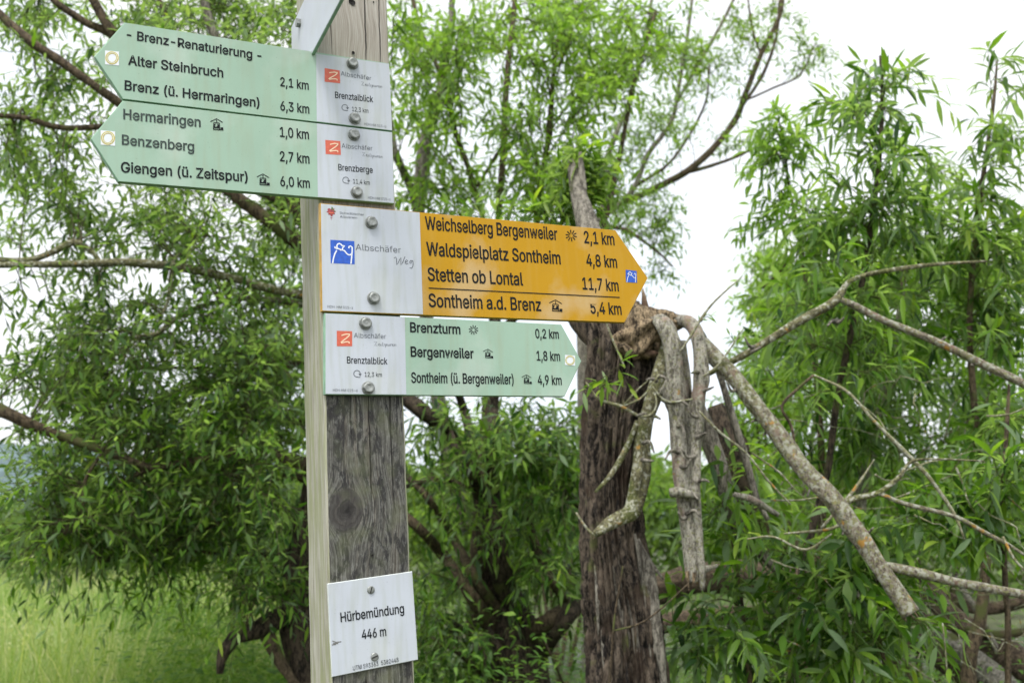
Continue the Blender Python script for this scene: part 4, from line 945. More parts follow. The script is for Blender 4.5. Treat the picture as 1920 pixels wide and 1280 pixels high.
def leaf_mesh(name, T, LV, mat, parent=None):
    V, d, up, L, Wd, bend, tint = LV
    T0, F = T; N_ = len(V); k = len(T0)
    P_ = leaf_verts(T0, V, d, up, L, Wd, bend).reshape(-1, 3)
    fl = np.concatenate([np.array(f) for f in F]); ln = np.array([len(f) for f in F])
    loops = (fl[None] + (np.arange(N_)*k)[:, None]).ravel()
    st = np.concatenate([[0], np.cumsum(ln)[:-1]]); starts = (st[None] + (np.arange(N_)*ln.sum())[:, None]).ravel()
    return mesh_np(name, P_, loops, starts, [mat], parent, True, np.repeat(tint, k))

def unit(v): return v/(np.linalg.norm(v)+1e-9)

KN, KW = .60, 1.5
class Tree:
    """branches drawn as smooth limbs; branchlets grow from the nearest limb towards points spread
    through the crown; leafy twigs hang off the branchlets"""
    def __init__(s, name, label, cat, base, group=None, seed=1, leafmat=None, twig=None):
        s.e = thing(name, base, label, cat, group); s.seed = seed; s.holes = -.10
        s.sk = []; s.skr = []
        s.rng = np.random.default_rng(seed)
        s.leaf = leafmat or LEAF; s.tw = twig or TWIG
        s.wood = MB(); s.LV = []
    def limb(s, pts, mat, name='branch', sides=None, disp=None, step=None, sk=True, wpx=True, extra=None):
        """pts: (px, py, Y, width in px)"""
        A = []
        for p in pts:
            q = P(p[0], p[1], p[2]); dist = (q - Vector((0, 0, CAMZ))).length
            A.append((q, p[3]*dist/FPX/2))
        rm = max(r for _, r in A)
        C, R = catmull(A, step or max(0.015, rm*0.9))
        if sk: s.sk.append(C); s.skr.append(R)
        if mat is None: return C
        mb = MB()
        tube(mb, C, R, sides or (10 if rm > .012 else 7), disp or bumpy(.16, 14, 1.5, s.rng.random()*50, knots=.18))
        o = mb.build(name, [mat], s.e)
        return C
    def finish_sk(s):
        s.SK = np.vstack(s.sk)
    def twigs(s, S, T, nt=7, tl=(.14, .34), nl=13, L=(.055, .09), Wd=.0062, droop=.5, r0=.0035, tint=(.15, .95), up=.25, spread=.9):
        """a branchlet from S to T carrying nt leafy twigs"""
        g = s.rng
        S, T = np.array(S), np.array(T); D = T-S; ln = np.linalg.norm(D)
        mid = S + D*.5 + np.array([0, 0, ln*(.10+up*.3)]) + g.normal(size=3)*ln*.07
        t = np.linspace(0, 1, 6)[:, None]
        C = (1-t)**2*S + 2*t*(1-t)*mid + t*t*T
        R = np.linspace(r0*1.5 if ln > .6 else r0, .0011, 6)
        tube(s.wood, C, R, 4, cap=False)
        b_tint = g.uniform(*tint)
        for i in range(nt):
            tt = .3 + .7*(i+g.random())/nt
            O = (1-tt)**2*S + 2*tt*(1-tt)*mid + tt*tt*T
            dr = unit(unit(D)*.55 + g.normal(size=3)*spread*.75 + np.array([0, 0, up]))
            l = g.uniform(*tl)
            n = max(5, int(nl*l/tl[1]))
            k = 4
            u = np.linspace(0, 1, k)[:, None]
            Ct = O + dr*l*u + np.array([0, 0, -1])*(u**2)*l*droop*.8
            tube(s.wood, Ct, np.linspace(.0016, .0007, k), 3, cap=False)
            q = (np.arange(n)+.6)/n
            pos = O + dr*l*q[:, None] + np.array([0, 0, -1])*(q[:, None]**2)*l*droop*.8
            tan = dr + np.array([0, 0, -1])*(q[:, None]*2*droop*.8); tan /= np.linalg.norm(tan, axis=1)[:, None]
            ref = unit(g.normal(size=3)); a = np.cross(tan, ref); a /= np.linalg.norm(a, axis=1)[:, None]+1e-9; b = np.cross(tan, a)
            ph = np.arange(n)*2.4 + g.random()*6
            out = a*np.cos(ph)[:, None] + b*np.sin(ph)[:, None]
            d = tan*.75 + out*.85 + np.array([0, 0, -.12]) + g.normal(size=(n, 3))*.12
            d /= np.linalg.norm(d, axis=1)[:, None]
            upv = np.array([0, 0, 1.0]) + g.normal(size=(n, 3))*.45
            Ls = g.uniform(L[0], L[1], n)*(1-.35*np.abs(q-.45))
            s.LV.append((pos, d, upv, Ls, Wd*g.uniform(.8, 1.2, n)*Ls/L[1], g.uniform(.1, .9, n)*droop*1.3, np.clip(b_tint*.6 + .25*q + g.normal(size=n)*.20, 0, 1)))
    def region(s, cx, cy, rx, ry, Y, dY, n, **kw):
        n = max(1, round(n*KN)); kw['Wd'] = kw.get('Wd', .0062)*KW
        g = s.rng
        for _ in range(n):
            a, r = g.random()*2*np.pi, math.sqrt(g.random())
            py, px = cy + ry*r*math.sin(a), cx + rx*r*math.cos(a)
            if noise.noise(Vector((px/62, py/50, s.seed*1.37))) < s.holes: continue
            T = np.array(P(px, py, Y + g.uniform(-dY, dY)))
            if T[2] < 0.05: continue
            dd = np.linalg.norm(s.SK - T, axis=1) + 0.6*np.maximum(0, s.SK[:, 2] - T[2])
            c = s.SK[np.argpartition(dd, 3)[:4]]; S = c[g.integers(len(c))]
            mx = kw.get('reach', .75)
            D = T - S; l = np.linalg.norm(D)
            kk = {k: v for k, v in kw.items() if k != 'reach'}
            if l > mx:       # long way: the branchlet is a side shoot of a longer thin branch
                S2 = T - D/l*mx*g.uniform(.5, 1)
                m_ = (S+S2)/2 + np.array([0, 0, .12*l]); t = np.linspace(0, 1, 7)[:, None]
                if g.random() < .22: tube(s.wood, (1-t)**2*S + 2*t*(1-t)*m_ + t*t*S2, np.linspace(.0065, .0028, 7), 5, cap=False)
                S = S2
            s.twigs(S, T, **kk)
    def done(s, single=300, fine=False, cutoff=1e9):
        if s.wood.v:
            w = s.wood.build('twigs', [s.tw], s.e); w['kind'] = 'stuff'
        LV = [np.concatenate([x[i] for x in s.LV]) for i in range(7)]
        n = len(LV[0])
        if single:
            p = LV[0]; rel = p - np.array([0, 0, CAMZ])
            f = rel[:, 1]*CP + rel[:, 2]*SP; v = -rel[:, 1]*SP + rel[:, 2]*CP
            X, Y = rel[:, 0]/f*FPX, v/f*FPX
            sees = np.abs((rel/np.linalg.norm(rel, axis=1)[:, None]*LV[1]).sum(1))
            score = LV[3]/f*(1.2-sees*.6)*((np.abs(X) < 950) & (np.abs(Y) < 630))
            idx = np.argsort(-score)[:single]; keep = np.ones(n, bool); keep[idx] = False
            for i in idx: 
                SINGLES.append((s, [a[i] for a in LV]))
            LV = [a[keep] for a in LV]
        o = leaf_mesh('foliage', TFINE if fine else TRAW, LV, s.leaf, s.e); o['kind'] = 'stuff'
        STAT.append((s.e.name, n))
SINGLES, STAT = [], []
VAR = {}
def place_singles():
    """the leaves that show largest, each an object; alike ones share a mesh"""
    T0, F = TFINE
    for s, (pos, d, up, L, Wd, bend, tint) in SINGLES:
        bq, tq = int(bend*4)/4+.12, int(tint*5)/5+.1
        key = (bq, tq, s.leaf.name)
        if key not in VAR:
            V = T0.copy()
            x = V[:, 0]; co = np.stack([x - .18*bq*x*x, V[:, 1]*.075, V[:, 2]*.026 - bq*x*x*.5], 1)
            fl = [i for f in F for i in f]; ln = np.array([len(f) for f in F])
            o = mesh_np('leaf', co, fl, np.concatenate([[0], np.cumsum(ln)[:-1]]), [s.leaf], None, True, np.full(len(co), tq))
            VAR[key] = o.data; bpy.data.objects.remove(o)
        o = bpy.data.objects.new('leaf', VAR[key]); COL.objects.link(o)
        X = Vector(d).normalized(); Yv = Vector(up).cross(X).normalized(); Z = X.cross(Yv)
        M_ = Matrix(((X.x, Yv.x, Z.x, 0), (X.y, Yv.y, Z.y, 0), (X.z, Yv.z, Z.z, 0), (0, 0, 0, 1)))
        M_ = Matrix.Translation(Vector(pos)) @ M_ @ Matrix.Diagonal((L, L*(Wd/L)/.075, L, 1))
        o.parent = s.e; o.matrix_parent_inverse = MATS[s.e.name].inverted(); o.matrix_basis = M_

def foot(px, Y): 
    q = P(px, 1006, Y); return (q.x, Y, 0.0)

# ---- snapped willow in the middle
B = Tree('snapped_willow', 'dark furrowed willow trunk snapped off behind the amber sign, broken limbs hanging beside it', 'tree', foot(1172, 3.1), seed=3)
def base_py(Y): return 1006 + 1857*1.6/Y/ (CP) 
trunk_pts = [(1182, 1990, 3.1, 175), (1180, 1600, 3.1, 158), (1176, 1300, 3.1, 136), (1170, 1200, 3.1, 128), (1161, 1100, 3.1, 120), (1150, 1000, 3.1, 108), (1148, 900, 3.1, 104), (1152, 800, 3.1, 106), (1160, 720, 3.1, 112), (1166, 640, 3.1, 116), (1150, 585, 3.12, 98)]
B.limb(trunk_pts, BARK_TRUNK, 'trunk', sides=200, step=.008, disp=bumpy(.10, 3.2, 1.2, 3.3, ridge=.55), sk=False)
B.limb([(1150, 600, 3.12, 86), (1128, 540, 3.15, 70), (1112, 470, 3.2, 52), (1100, 415, 3.25, 42), (1085, 365, 3.3, 30), (1075, 325, 3.32, 20), (1070, 300, 3.34, 9)], BARK_GREY, 'upper_trunk', sides=64, step=.009, disp=bumpy(.16, 5, 1.3, 8, ridge=.20), sk=False)
B.limb([(1096, 410, 3.28, 16), (1092, 340, 3.3, 14), (1088, 285, 3.3, 6)], BARK_GREY, 'broken_stub', sides=12, sk=False)
B.limb([(1150, 660, 3.12, 56), (1105, 620, 3.15, 50), (1075, 575, 3.2, 44), (1050, 520, 3.3, 36)], BARK_DARK, 'side_limb', sides=24, disp=bumpy(.14, 6, 1.4, 5, ridge=.1), sk=False)
# torn head of the trunk
def torn():
    mb = MB()
    C, R = catmull([(P(1158, 672, 3.05), .032), (P(1185, 640, 3.02), .062), (P(1212, 618, 3.0), .060), (P(1240, 606, 3.0), .044), (P(1276, 602, 3.0), .022), (P(1296, 598, 3.0), .008)], .008)
    def dd(RR, L, a, C):
        o = RR.copy()
        for i in range(o.shape[0]):
            for j in range(o.shape[1]):
                q = Vector((math.cos(a[j])*1.6, math.sin(a[j])*1.6, L[i]*14))
                o[i, j] *= 1 + .45*noise.noise(q*1.3) + .30*noise.ridged_multi_fractal(q*2.2, 1, 2, 4, 1, 2)*.35 - .15
        return o
    tube(mb, C, R, 56, dd)
    mb.build('torn_wood', [TORN], B.e)
    g = np.random.default_rng(4)
    for (x, y, x2, y2, w) in ((1150, 640, 1196, 668, 26), (1190, 560, 1206, 622, 20), (1206, 540, 1216, 610, 13), (1178, 575, 1188, 640, 22), (1200, 585, 1236, 596, 16), (1228, 592, 1262, 585, 8), (1262, 592, 1300, 600, 7), (1240, 612, 1208, 648, 18), (1165, 655, 1240, 664, 24), (1218, 640, 1250, 655, 18)):
        s_ = MB(); a, b = P(x, y, 3.0), P(x2, y2, 2.97)
        k = 7; t = np.linspace(0, 1, k)[:, None]
        C = np.array(a)*(1-t) + np.array(b)*t + g.normal(size=(k, 3))*.003
        tube(s_, C, np.array([.15, .7, 1, .95, .8, .5, .05])*w*3/FPX/2, 7, bumpy(.4, 40, 1.2, g.random()*9))
        s_.build('splinter', [TORN], B.e)
torn()
# loose bark slabs on the lower trunk
for pts, w in (([(1196, 1010), (1212, 1060), (1225, 1130), (1236, 1220), (1246, 1300)], 20), ([(1172, 1030), (1180, 1080), (1186, 1150), (1196, 1240), (1200, 1300)], 16), ([(1150, 1060), (1160, 1120), (1172, 1180), (1176, 1260)], 15), ([(1208, 1030), (1226, 1062), (1244, 1086)], 7), ([(1215, 1080), (1228, 1120), (1232, 1180), (1226, 1230)], 14), ([(1130, 1180), (1136, 1230), (1140, 1300)], 14), ([(1190, 1000), (1200, 1050), (1206, 1110), (1214, 1180)], 10), ([(1205, 1130), (1212, 1180), (1216, 1250), (1218, 1310)], 12), ([(1180, 1120), (1188, 1180), (1190, 1250)], 9), ([(1222, 1180), (1240, 1240), (1250, 1310)], 11), ([(1160, 1030), (1164, 1090), (1160, 1150)], 8), ([(1115, 1060), (1120, 1120), (1122, 1190)], 8)):
    B.limb([(x, y, 3.02, w*(.35 if i in (0, len(pts)-1) else 1)) for i, (x, y) in enumerate(pts)], BARK_GREY, 'bark_slab', sides=9, step=.012, disp=bumpy(.5, 16, 1.4, w+pts[0][0]), sk=False)
PB = dict(mat=BARK_PALE, name='hanging_branch', sides=16, sk=False)
B.limb([(1225, 604, 2.98, 22), (1240, 602, 2.96, 27), (1253, 622, 2.93, 31), (1264, 680, 2.92, 32), (1267, 760, 2.92, 30), (1274, 850, 2.92, 30), (1282, 930, 2.92, 29), (1291, 1000, 2.92, 27), (1298, 1070, 2.92, 27), (1299, 1092, 2.92, 20)], step=.01, disp=bumpy(.10, 16, 1.1, 2, knots=.7), **PB)
B.limb([(1262, 598, 3.0, 20), (1296, 608, 2.96, 26), (1311, 645, 2.92, 25), (1313, 690, 2.91, 25), (1311, 760, 2.91, 23), (1305, 840, 2.91, 20), (1304, 920, 2.91, 18), (1308, 1000, 2.91, 19), (1314, 1060, 2.91, 13), (1317, 1106, 2.91, 7)], step=.01, disp=bumpy(.10, 17, 1.1, 22, knots=.8), **PB)
B.limb([(1278, 640, 3.06, 16), (1288, 720, 3.04, 17), (1290, 790, 3.0, 15), (1290, 880, 2.96, 16), (1290, 920, 2.95, 10)], step=.012, **PB)
B.limb([(1256, 924, 2.88, 15), (1272, 922, 2.88, 20), (1292, 926, 2.88, 16), (1311, 930, 2.89, 9)], **PB)
B.limb([(1298, 1082, 2.92, 18), (1318, 1068, 2.93, 14), (1344, 1060, 2.95, 7)], **PB)
B.limb([(1258, 630, 2.99, 32), (1243, 680, 2.97, 28), (1226, 731, 2.95, 25), (1214, 780, 2.94, 25), (1205, 835, 2.93, 26), (1195, 895, 2.92, 27), (1189, 938, 2.92, 27), (1180, 961, 2.91, 27), (1158, 976, 2.9, 21), (1138, 988, 2.88, 17), (1118, 1001, 2.86, 12)], BARK_MOSS, 'hanging_branch', sides=18, step=.01, disp=bumpy(.10, 12, 1.2, 12, knots=.6), sk=False)
B.limb([(1196, 790, 2.95, 11), (1172, 845, 2.93, 12), (1145, 890, 2.91, 10), (1116, 922, 2.9, 6)], BARK_MOSS, 'thin_dead_branch', sk=False)
B.limb([(1262, 690, 2.94, 7), (1250, 720, 2.93, 12), (1236, 740, 2.93, 6)], BARK_PALE, 'thin_dead_branch', sk=False)
B.limb([(1318, 640, 2.95, 22), (1340, 668, 2.93, 30), (1380, 712, 2.9, 29), (1440, 790, 2.86, 31), (1500, 872, 2.82, 31), (1560, 935, 2.78, 33), (1610, 1000, 2.75, 32), (1660, 1078, 2.72, 29), (1708, 1150, 2.7, 31)], BARK_LICHEN, 'lichen_branch', sides=22, step=.010, disp=bumpy(.17, 13, 1.4, 31, knots=.35), sk=False)
B.limb([(1326, 702, 2.92, 9), (1400, 662, 2.9, 13), (1500, 602, 2.88, 15), (1560, 568, 2.87, 16), (1580, 545, 2.87, 12), (1592, 528, 2.87, 9), (1640, 512, 2.86, 9), (1740, 497, 2.85, 7), (1850, 490, 2.84, 4)], BARK_MOSS, 'lichen_branch', sides=12, step=.012, sk=False)
B.limb([(1572, 560, 2.87, 9), (1600, 572, 2.86, 13), (1660, 602, 2.84, 13), (1750, 638, 2.82, 13), (1850, 686, 2.8, 14), (1925, 722, 2.78, 14), (2010, 770, 2.76, 14)], BARK_LICHEN, 'lichen_branch', sides=12, step=.012, sk=False)
B.limb([(1574, 950, 2.78, 12), (1600, 935, 2.77, 12), (1650, 922, 2.76, 10), (1690, 890, 2.76, 8), (1704, 868, 2.76, 6), (1740, 860, 2.75, 4), (1845, 864, 2.73, 3)], BARK_MOSS, 'thin_dead_branch', sides=8, sk=False)
B.limb([(1650, 925, 2.76, 8), (1700, 945, 2.75, 8), (1790, 968, 2.74, 8), (1850, 1000, 2.73, 8), (1890, 1020, 2.72, 6), (1930, 1046, 2.71, 4)], BARK_LICHEN, 'thin_dead_branch', sides=8, sk=False)
B.limb([(1526, 703, 2.86, 4), (1587, 733, 2.84, 6), (1640, 790, 2.82, 6), (1709, 859, 2.8, 8), (1750, 905, 2.79, 7), (1790, 965, 2.78, 6), (1808, 1010, 2.77, 3)], BARK_TWIG_L, 'thin_dead_branch', sides=7, sk=False)
B.limb([(1526, 703, 2.86, 5), (1494, 730, 2.87, 6), (1466, 762, 2.87, 5), (1484, 800, 2.88, 6), (1492, 852, 2.86, 4)], BARK_BROWN, 'thin_dead_branch', sides=7, sk=False)
B.limb([(1660, 1060, 2.73, 15), (1720, 1073, 2.72, 17), (1800, 1092, 2.71, 15), (1920, 1114, 2.7, 14), (2010, 1130, 2.7, 13)], BARK_LICHEN, 'lichen_branch', sides=12, step=.012, sk=False)
B.limb([(1880, 1005, 2.7, 5), (1900, 1045, 2.69, 5), (1925, 1072, 2.68, 3)], BARK_TWIG_L, 'thin_dead_branch', sides=6, sk=False)
B.limb([(1346, 690, 3.1, 12), (1370, 770, 3.12, 14), (1396, 850, 3.13, 14), (1418, 930, 3.13, 12), (1440, 975, 3.13, 9)], BARK_GREY, 'thin_dead_branch', sides=9, sk=False)
B.limb([(1300, 740, 3.2, 22), (1330, 820, 3.25, 34), (1356, 900, 3.25, 30), (1384, 990, 3.25, 24), (1420, 1030, 3.25, 18), (1462, 1074, 3.25, 13)], BARK_GREY, 'hanging_branch', sides=16, step=.014, disp=bumpy(.2, 9, 1.3, 51, knots=.4), sk=False)
B.limb([(1340, 760, 3.5, 30), (1368, 830, 3.5, 56), (1390, 900, 3.5, 50), (1410, 960, 3.5, 34), (1420, 1010, 3.5, 16)], BARK_DARK, 'hanging_branch', sides=28, step=.014, disp=bumpy(.35, 9, 1.3, 81, ridge=.2), sk=False)
B.limb([(1376, 926, 3.05, 9), (1405, 934, 3.05, 13), (1432, 948, 3.05, 12), (1460, 966, 3.05, 9)], BARK_PALE, 'thin_dead_branch', sides=9, sk=False)
for pts in ([(1275, 660, 3), (1300, 622, 5), (1310, 604, 5), (1340, 565, 4), (1392, 518, 2)], [(1318, 706, 4), (1350, 680, 4), (1394, 616, 2)], [(1098, 716, 4), (1124, 748, 5), (1166, 762, 6), (1200, 780, 6), (1222, 776, 5), (1231, 758, 4), (1228, 738, 3)], [(1166, 762, 4), (1204, 744, 4), (1236, 702, 3)], [(1170, 758, 3), (1196, 730, 3), (1222, 708, 2)],
            [(1310, 770, 4), (1350, 810, 5), (1400, 850, 4), (1440, 900, 4), (1482, 945, 3)], [(1135, 600, 3), (1150, 640, 4), (1172, 690, 3)], [(1080, 960, 4), (1100, 990, 5), (1118, 1006, 4)], [(1220, 720, 3), (1250, 752, 4), (1300, 748, 4)], [(1560, 1000, 3), (1510, 1030, 5), (1450, 1006, 4), (1400, 1010, 2)], [(1470, 1000, 3), (1560, 990, 6), (1600, 960, 5)], [(1640, 860, 2), (1600, 920, 6), (1540, 990, 5)]):
    B.limb([(x, y, 2.88, w) for x, y, w in pts], BARK_TWIG_L, 'dead_twig', sides=6, step=.012, sk=False)
gs = np.random.default_rng(9)
for path in ([(1264, 680), (1267, 760), (1274, 850), (1282, 930), (1291, 1000)], [(1313, 690), (1311, 760), (1305, 840), (1304, 920)], [(1240, 690), (1226, 731), (1210, 805), (1198, 880)], [(1380, 712), (1440, 790), (1500, 872), (1560, 935), (1610, 1000), (1660, 1078)], [(1400, 662), (1500, 602), (1660, 602), (1750, 638), (1850, 686)]):
    for (xa, ya), (xb, yb) in zip(path[:-1], path[1:]):
        for _ in range(2):
            t_ = gs.random(); x, y = xa+(xb-xa)*t_, ya+(yb-ya)*t_; sd_ = gs.choice([-1, 1]); l = gs.uniform(14, 30)
            B.limb([(x, y, 2.9, 9), (x+sd_*l*.6, y+gs.normal()*5, 2.88, 6), (x+sd_*l, y+gs.normal()*9, 2.86, 3)], BARK_GREY, 'snapped_twig', sides=6, step=.006, sk=False)
for (x, y, x2, y2, w) in ((1696, 1128, 1712, 1160, 9), (1706, 1134, 1722, 1158, 7), (1690, 1140, 1700, 1166, 6), (1288, 1070, 1292, 1108, 8), (1302, 1072, 1300, 1100, 7), (1128, 990, 1112, 1010, 7)):
    B.limb([(x, y, 2.7 if x > 1600 else 2.9, w), ((x+x2)/2, (y+y2)/2, 2.7 if x > 1600 else 2.9, w*.7), (x2, y2, 2.7 if x > 1600 else 2.9, 1)], TORN, 'splinter', sides=6, step=.005, sk=False)
B.limb([(1112, 470, 3.2, 12), (1060, 446, 3.3, 9), (1000, 436, 3.4, 7), (920, 434, 3.45, 6), (850, 430, 3.5, 4)], BARK_BROWN, 'branch', sk=False)
tg = MB(); gt = np.random.default_rng(14)
for _ in range(95):
    x, y = gt.uniform(1390, 1960), gt.uniform(720, 1270); Yd = gt.uniform(2.9, 4.4); l = gt.uniform(60, 260); a_ = gt.normal()*.6 + (0.5 if gt.random() < .6 else -.4)
    pts = [(P(x + math.cos(a_)*l*t_ + gt.normal()*7, y + math.sin(a_)*l*t_ + gt.normal()*7 + 14*t_*t_, Yd + t_*gt.normal()*.15), max(.0008, .0034*(1-t_*.75)*gt.uniform(.6, 1.2))) for t_ in np.linspace(0, 1, 5)]
    Cc, Rr = catmull(pts, .03); tube(tg, Cc, Rr, 5)
tt_ = tg.build('twig_tangle', [BARK_TWIG_L], B.e); tt_['kind'] = 'stuff'
for pts in ([(1150, 1182, 3), (1200, 1168, 4), (1240, 1140, 3), (1292, 1092, 2)], [(1168, 1060, 3), (1152, 1160, 4), (1142, 1290, 5)]):
    B.limb([(x, y, 2.86, w) for x, y, w in pts], BARK_BROWN, 'dead_twig', sides=6, step=.012, sk=False)
# the few live sprigs on it
B.sk.append(np.array([P(1150, 700, 2.86), P(1128, 690, 2.86)])); B.finish_sk()
g0 = B.rng
for (x, y, x2, y2) in ((1138, 700, 1168, 686), (1120, 735, 1148, 712), (1150, 700, 1120, 716)):
    B.twigs(P(x, y, 2.86), P(x2, y2, 2.85), nt=2, tl=(.04, .07), nl=5, L=(.05, .075), Wd=.008, tint=(.8, 1), r0=.0012)
for (x, y) in ((1375, 640), (1310, 606), (1440, 300)):
    B.twigs(P(x-10, y+10, 3.0), P(x+8, y-4, 3.0), nt=2, tl=(.04, .08), nl=6, L=(.03, .05), Wd=.005, r0=.001)
for (x, y, n) in ((1062, 330, 4), (1050, 372, 6), (1110, 320, 5), (1112, 365, 5), (1085, 290, 8), (1075, 320, 9), (1080, 350, 9), (1100, 375, 8), (1095, 400, 5), (1060, 410, 5), (1030, 400, 4), (860, 392, 2), (915, 404, 2), (962, 402, 3), (1000, 398, 2)):
    for _ in range(n): B.twigs(P(x+g0.normal()*12, y+34, 3.5), P(x+g0.normal()*14, y-4, 3.4), nt=2, tl=(.06, .12), nl=8, L=(.06, .095), Wd=.010, tint=(.55, 1), r0=.0012)
B.done(single=200, fine=True)

# ---- broad willow on the left, its trunk hidden by the post
A = Tree('broad_willow', 'spreading willow behind the post, mossy limbs reaching left behind the green signs', 'tree', foot(585, 4.4), seed=11)
A.limb([(600, 1690, 4.4, 84), (588, 1400, 4.4, 72), (572, 1250, 4.4, 62), (552, 1150, 4.4, 56), (572, 1020, 4.4, 56), (604, 880, 4.4, 58), (636, 720, 4.4, 58), (650, 560, 4.4, 54), (655, 400, 4.4, 46), (650, 200, 4.4, 38), (640, 0, 4.4, 30), (640, -250, 4.4, 16)], BARK_DARK, 'trunk', sides=40, step=.02, disp=bumpy(.14, 4, 1.3, 6, ridge=.16))
LB = dict(mat=BARK_BROWN)
A.limb([(560, 1130, 4.35, 34), (520, 1160, 4.3, 36), (480, 1180, 4.25, 32), (440, 1195, 4.2, 26), (418, 1225, 4.2, 22), (412, 1262, 4.2, 12)], BARK_DARK, 'broken_limb', sides=14, disp=bumpy(.3, 9, 1.3, 9, knots=.5))
A.limb([(500, 1185, 4.3, 30), (520, 1230, 4.3, 22), (550, 1275, 4.3, 14), (580, 1310, 4.3, 10)], **LB)
A.limb([(612, 880, 4.4, 30), (560, 866, 4.3, 24), (500, 852, 4.2, 20), (430, 850, 4.1, 17), (350, 868, 4.05, 15), (280, 878, 4.0, 12), (235, 902, 4.0, 6)], **LB)
A.limb([(290, 880, 4.0, 11), (240, 862, 3.95, 14), (170, 836, 3.9, 15), (90, 808, 3.85, 17), (30, 782, 3.8, 22), (-40, 750, 3.8, 22)], **LB)
A.limb([(590, 900, 4.4, 16), (520, 895, 4.5, 12), (470, 930, 4.6, 10), (400, 985, 4.6, 7), (330, 1010, 4.6, 4)], **LB)
A.limb([(480, 850, 4.2, 10), (400, 828, 4.3, 10), (330, 815, 4.4, 8), (250, 822, 4.4, 5)], **LB)
A.limb([(645, 560, 4.4, 26), (560, 552, 4.3, 18), (500, 540, 4.2, 15), (430, 520, 4.1, 15), (340, 502, 4.0, 16), (240, 492, 3.9, 15), (120, 495, 3.85, 12), (0, 497, 3.8, 11), (-60, 500, 3.8, 10)], BARK_MOSS)
A.limb([(190, 492, 3.9, 6), (170, 470, 3.9, 9), (140, 454, 3.88, 11), (100, 472, 3.86, 11), (50, 488, 3.85, 10), (-30, 484, 3.8, 8)], BARK_MOSS)
A.limb([(600, 575, 4.4, 14), (480, 560, 4.4, 9), (400, 568, 4.3, 9), (350, 585, 4.2, 8), (310, 612, 4.1, 7)], BARK_MOSS)
A.limb([(322, 596, 4.1, 6), (300, 622, 4.0, 9), (262, 632, 4.0, 10), (244, 622, 4.0, 5)], BARK_MOSS)
A.limb([(388, 440, 4.1, 5), (370, 462, 4.05, 6), (332, 480, 4.0, 7), (322, 510, 4.0, 8), (316, 560, 4.0, 6), (304, 590, 4.0, 4)], BARK_MOSS)
A.limb([(655, 480, 4.4, 40), (560, 400, 4.3, 36), (440, 310, 4.2, 28), (330, 205, 4.1, 24), (250, 110, 4.0, 21), (200, 45, 3.95, 16), (160, -30, 3.9, 14)], **LB)
A.limb([(235, 90, 4.0, 16), (205, 62, 3.98, 15), (160, 42, 3.95, 13), (110, 8, 3.9, 11), (70, -30, 3.9, 9)], **LB)
A.limb([(640, 520, 4.4, 30), (540, 440, 4.2, 26), (420, 350, 4.1, 22), (300, 245, 4.0, 20), (190, 170, 3.9, 15), (120, 120, 3.85, 14), (60, 80, 3.8, 15), (0, 28, 3.8, 12), (-50, -20, 3.8, 14)], **LB)
A.limb([(640, 420, 4.4, 24), (520, 340, 4.2, 18), (380, 280, 4.1, 14), (240, 240, 4.0, 12), (120, 240, 3.9, 10), (50, 222, 3.85, 9), (-30, 214, 3.8, 7)], **LB)
A.limb([(655, 400, 4.5, 24), (560, 260, 4.5, 20), (450, 140, 4.5, 18), (400, 60, 4.5, 17), (375, -30, 4.5, 14)], BARK_GREY)
A.limb([(440, 200, 4.4, 12), (370, 120, 4.3, 10), (325, 60, 4.3, 9), (298, 0, 4.3, 8), (280, -40, 4.3, 7)], **LB)
A.limb([(470, 680, 4.0, 4), (466, 760, 4.0, 5), (452, 830, 4.0, 5), (428, 905, 4.0, 2)], BARK_MOSS, 'hanging_twig')
A.limb([(640, 640, 4.5, 20), (560, 680, 4.5, 14), (470, 700, 4.4, 10), (380, 690, 4.3, 7), (250, 690, 4.2, 5)], **LB)
A.limb([(620, 800, 4.6, 18), (500, 780, 4.8, 12), (360, 760, 4.8, 8), (200, 740, 4.6, 6)], **LB)
A.limb([(120, 1000, 3.9, 3), (150, 960, 3.9, 6), (160, 900, 3.9, 6), (190, 850, 3.9, 5)], **LB)
A.limb([(590, 1020, 4.4, 14), (480, 1040, 4.5, 7), (300, 1030, 4.5, 5), (190, 1055, 4.4, 3)], **LB)
A.finish_sk(); A.holes = -.22
q = dict(L=(.042, .082), Wd=.0066)
for r in ((110, 130, 110, 70, 26), (60, 40, 70, 50, 17), (60, 270, 60, 40, 11), (150, 280, 50, 60, 15), (70, 400, 90, 60, 27), (200, 420, 110, 60, 28), (300, 40, 70, 40, 24), (500, 45, 95, 50, 50), (560, 20, 40, 40, 16), (400, 20, 60, 40, 14), (190, 20, 60, 40, 12),
          (330, 420, 120, 50, 20), (480, 470, 110, 90, 46), (560, 440, 40, 60, 18), (170, 560, 90, 40, 20), (250, 620, 150, 70, 48), (110, 660, 80, 60, 24), (460, 650, 130, 100, 62), (250, 740, 170, 70, 60), (90, 700, 60, 70, 14),
          (440, 800, 150, 90, 66), (220, 830, 120, 60, 38), (60, 860, 60, 50, 13), (100, 940, 100, 60, 40), (80, 1010, 80, 40, 26), (190, 990, 60, 60, 18), (300, 930, 130, 70, 46), (460, 930, 120, 80, 46), (380, 1020, 140, 50, 32), (500, 1060, 80, 60, 26), (50, 580, 50, 30, 4), (30, 330, 40, 60, 6)):
    A.region(r[0], r[1], r[2], r[3], 4.40, .6, int(r[4]*1.35), tint=(.1, .9) if r[1] < 500 else (0, .8), droop=.4, spread=1.15, nl=14, **q)  # lower crown gets darker tints, its shade put into the leaf colour
A.done(single=300)

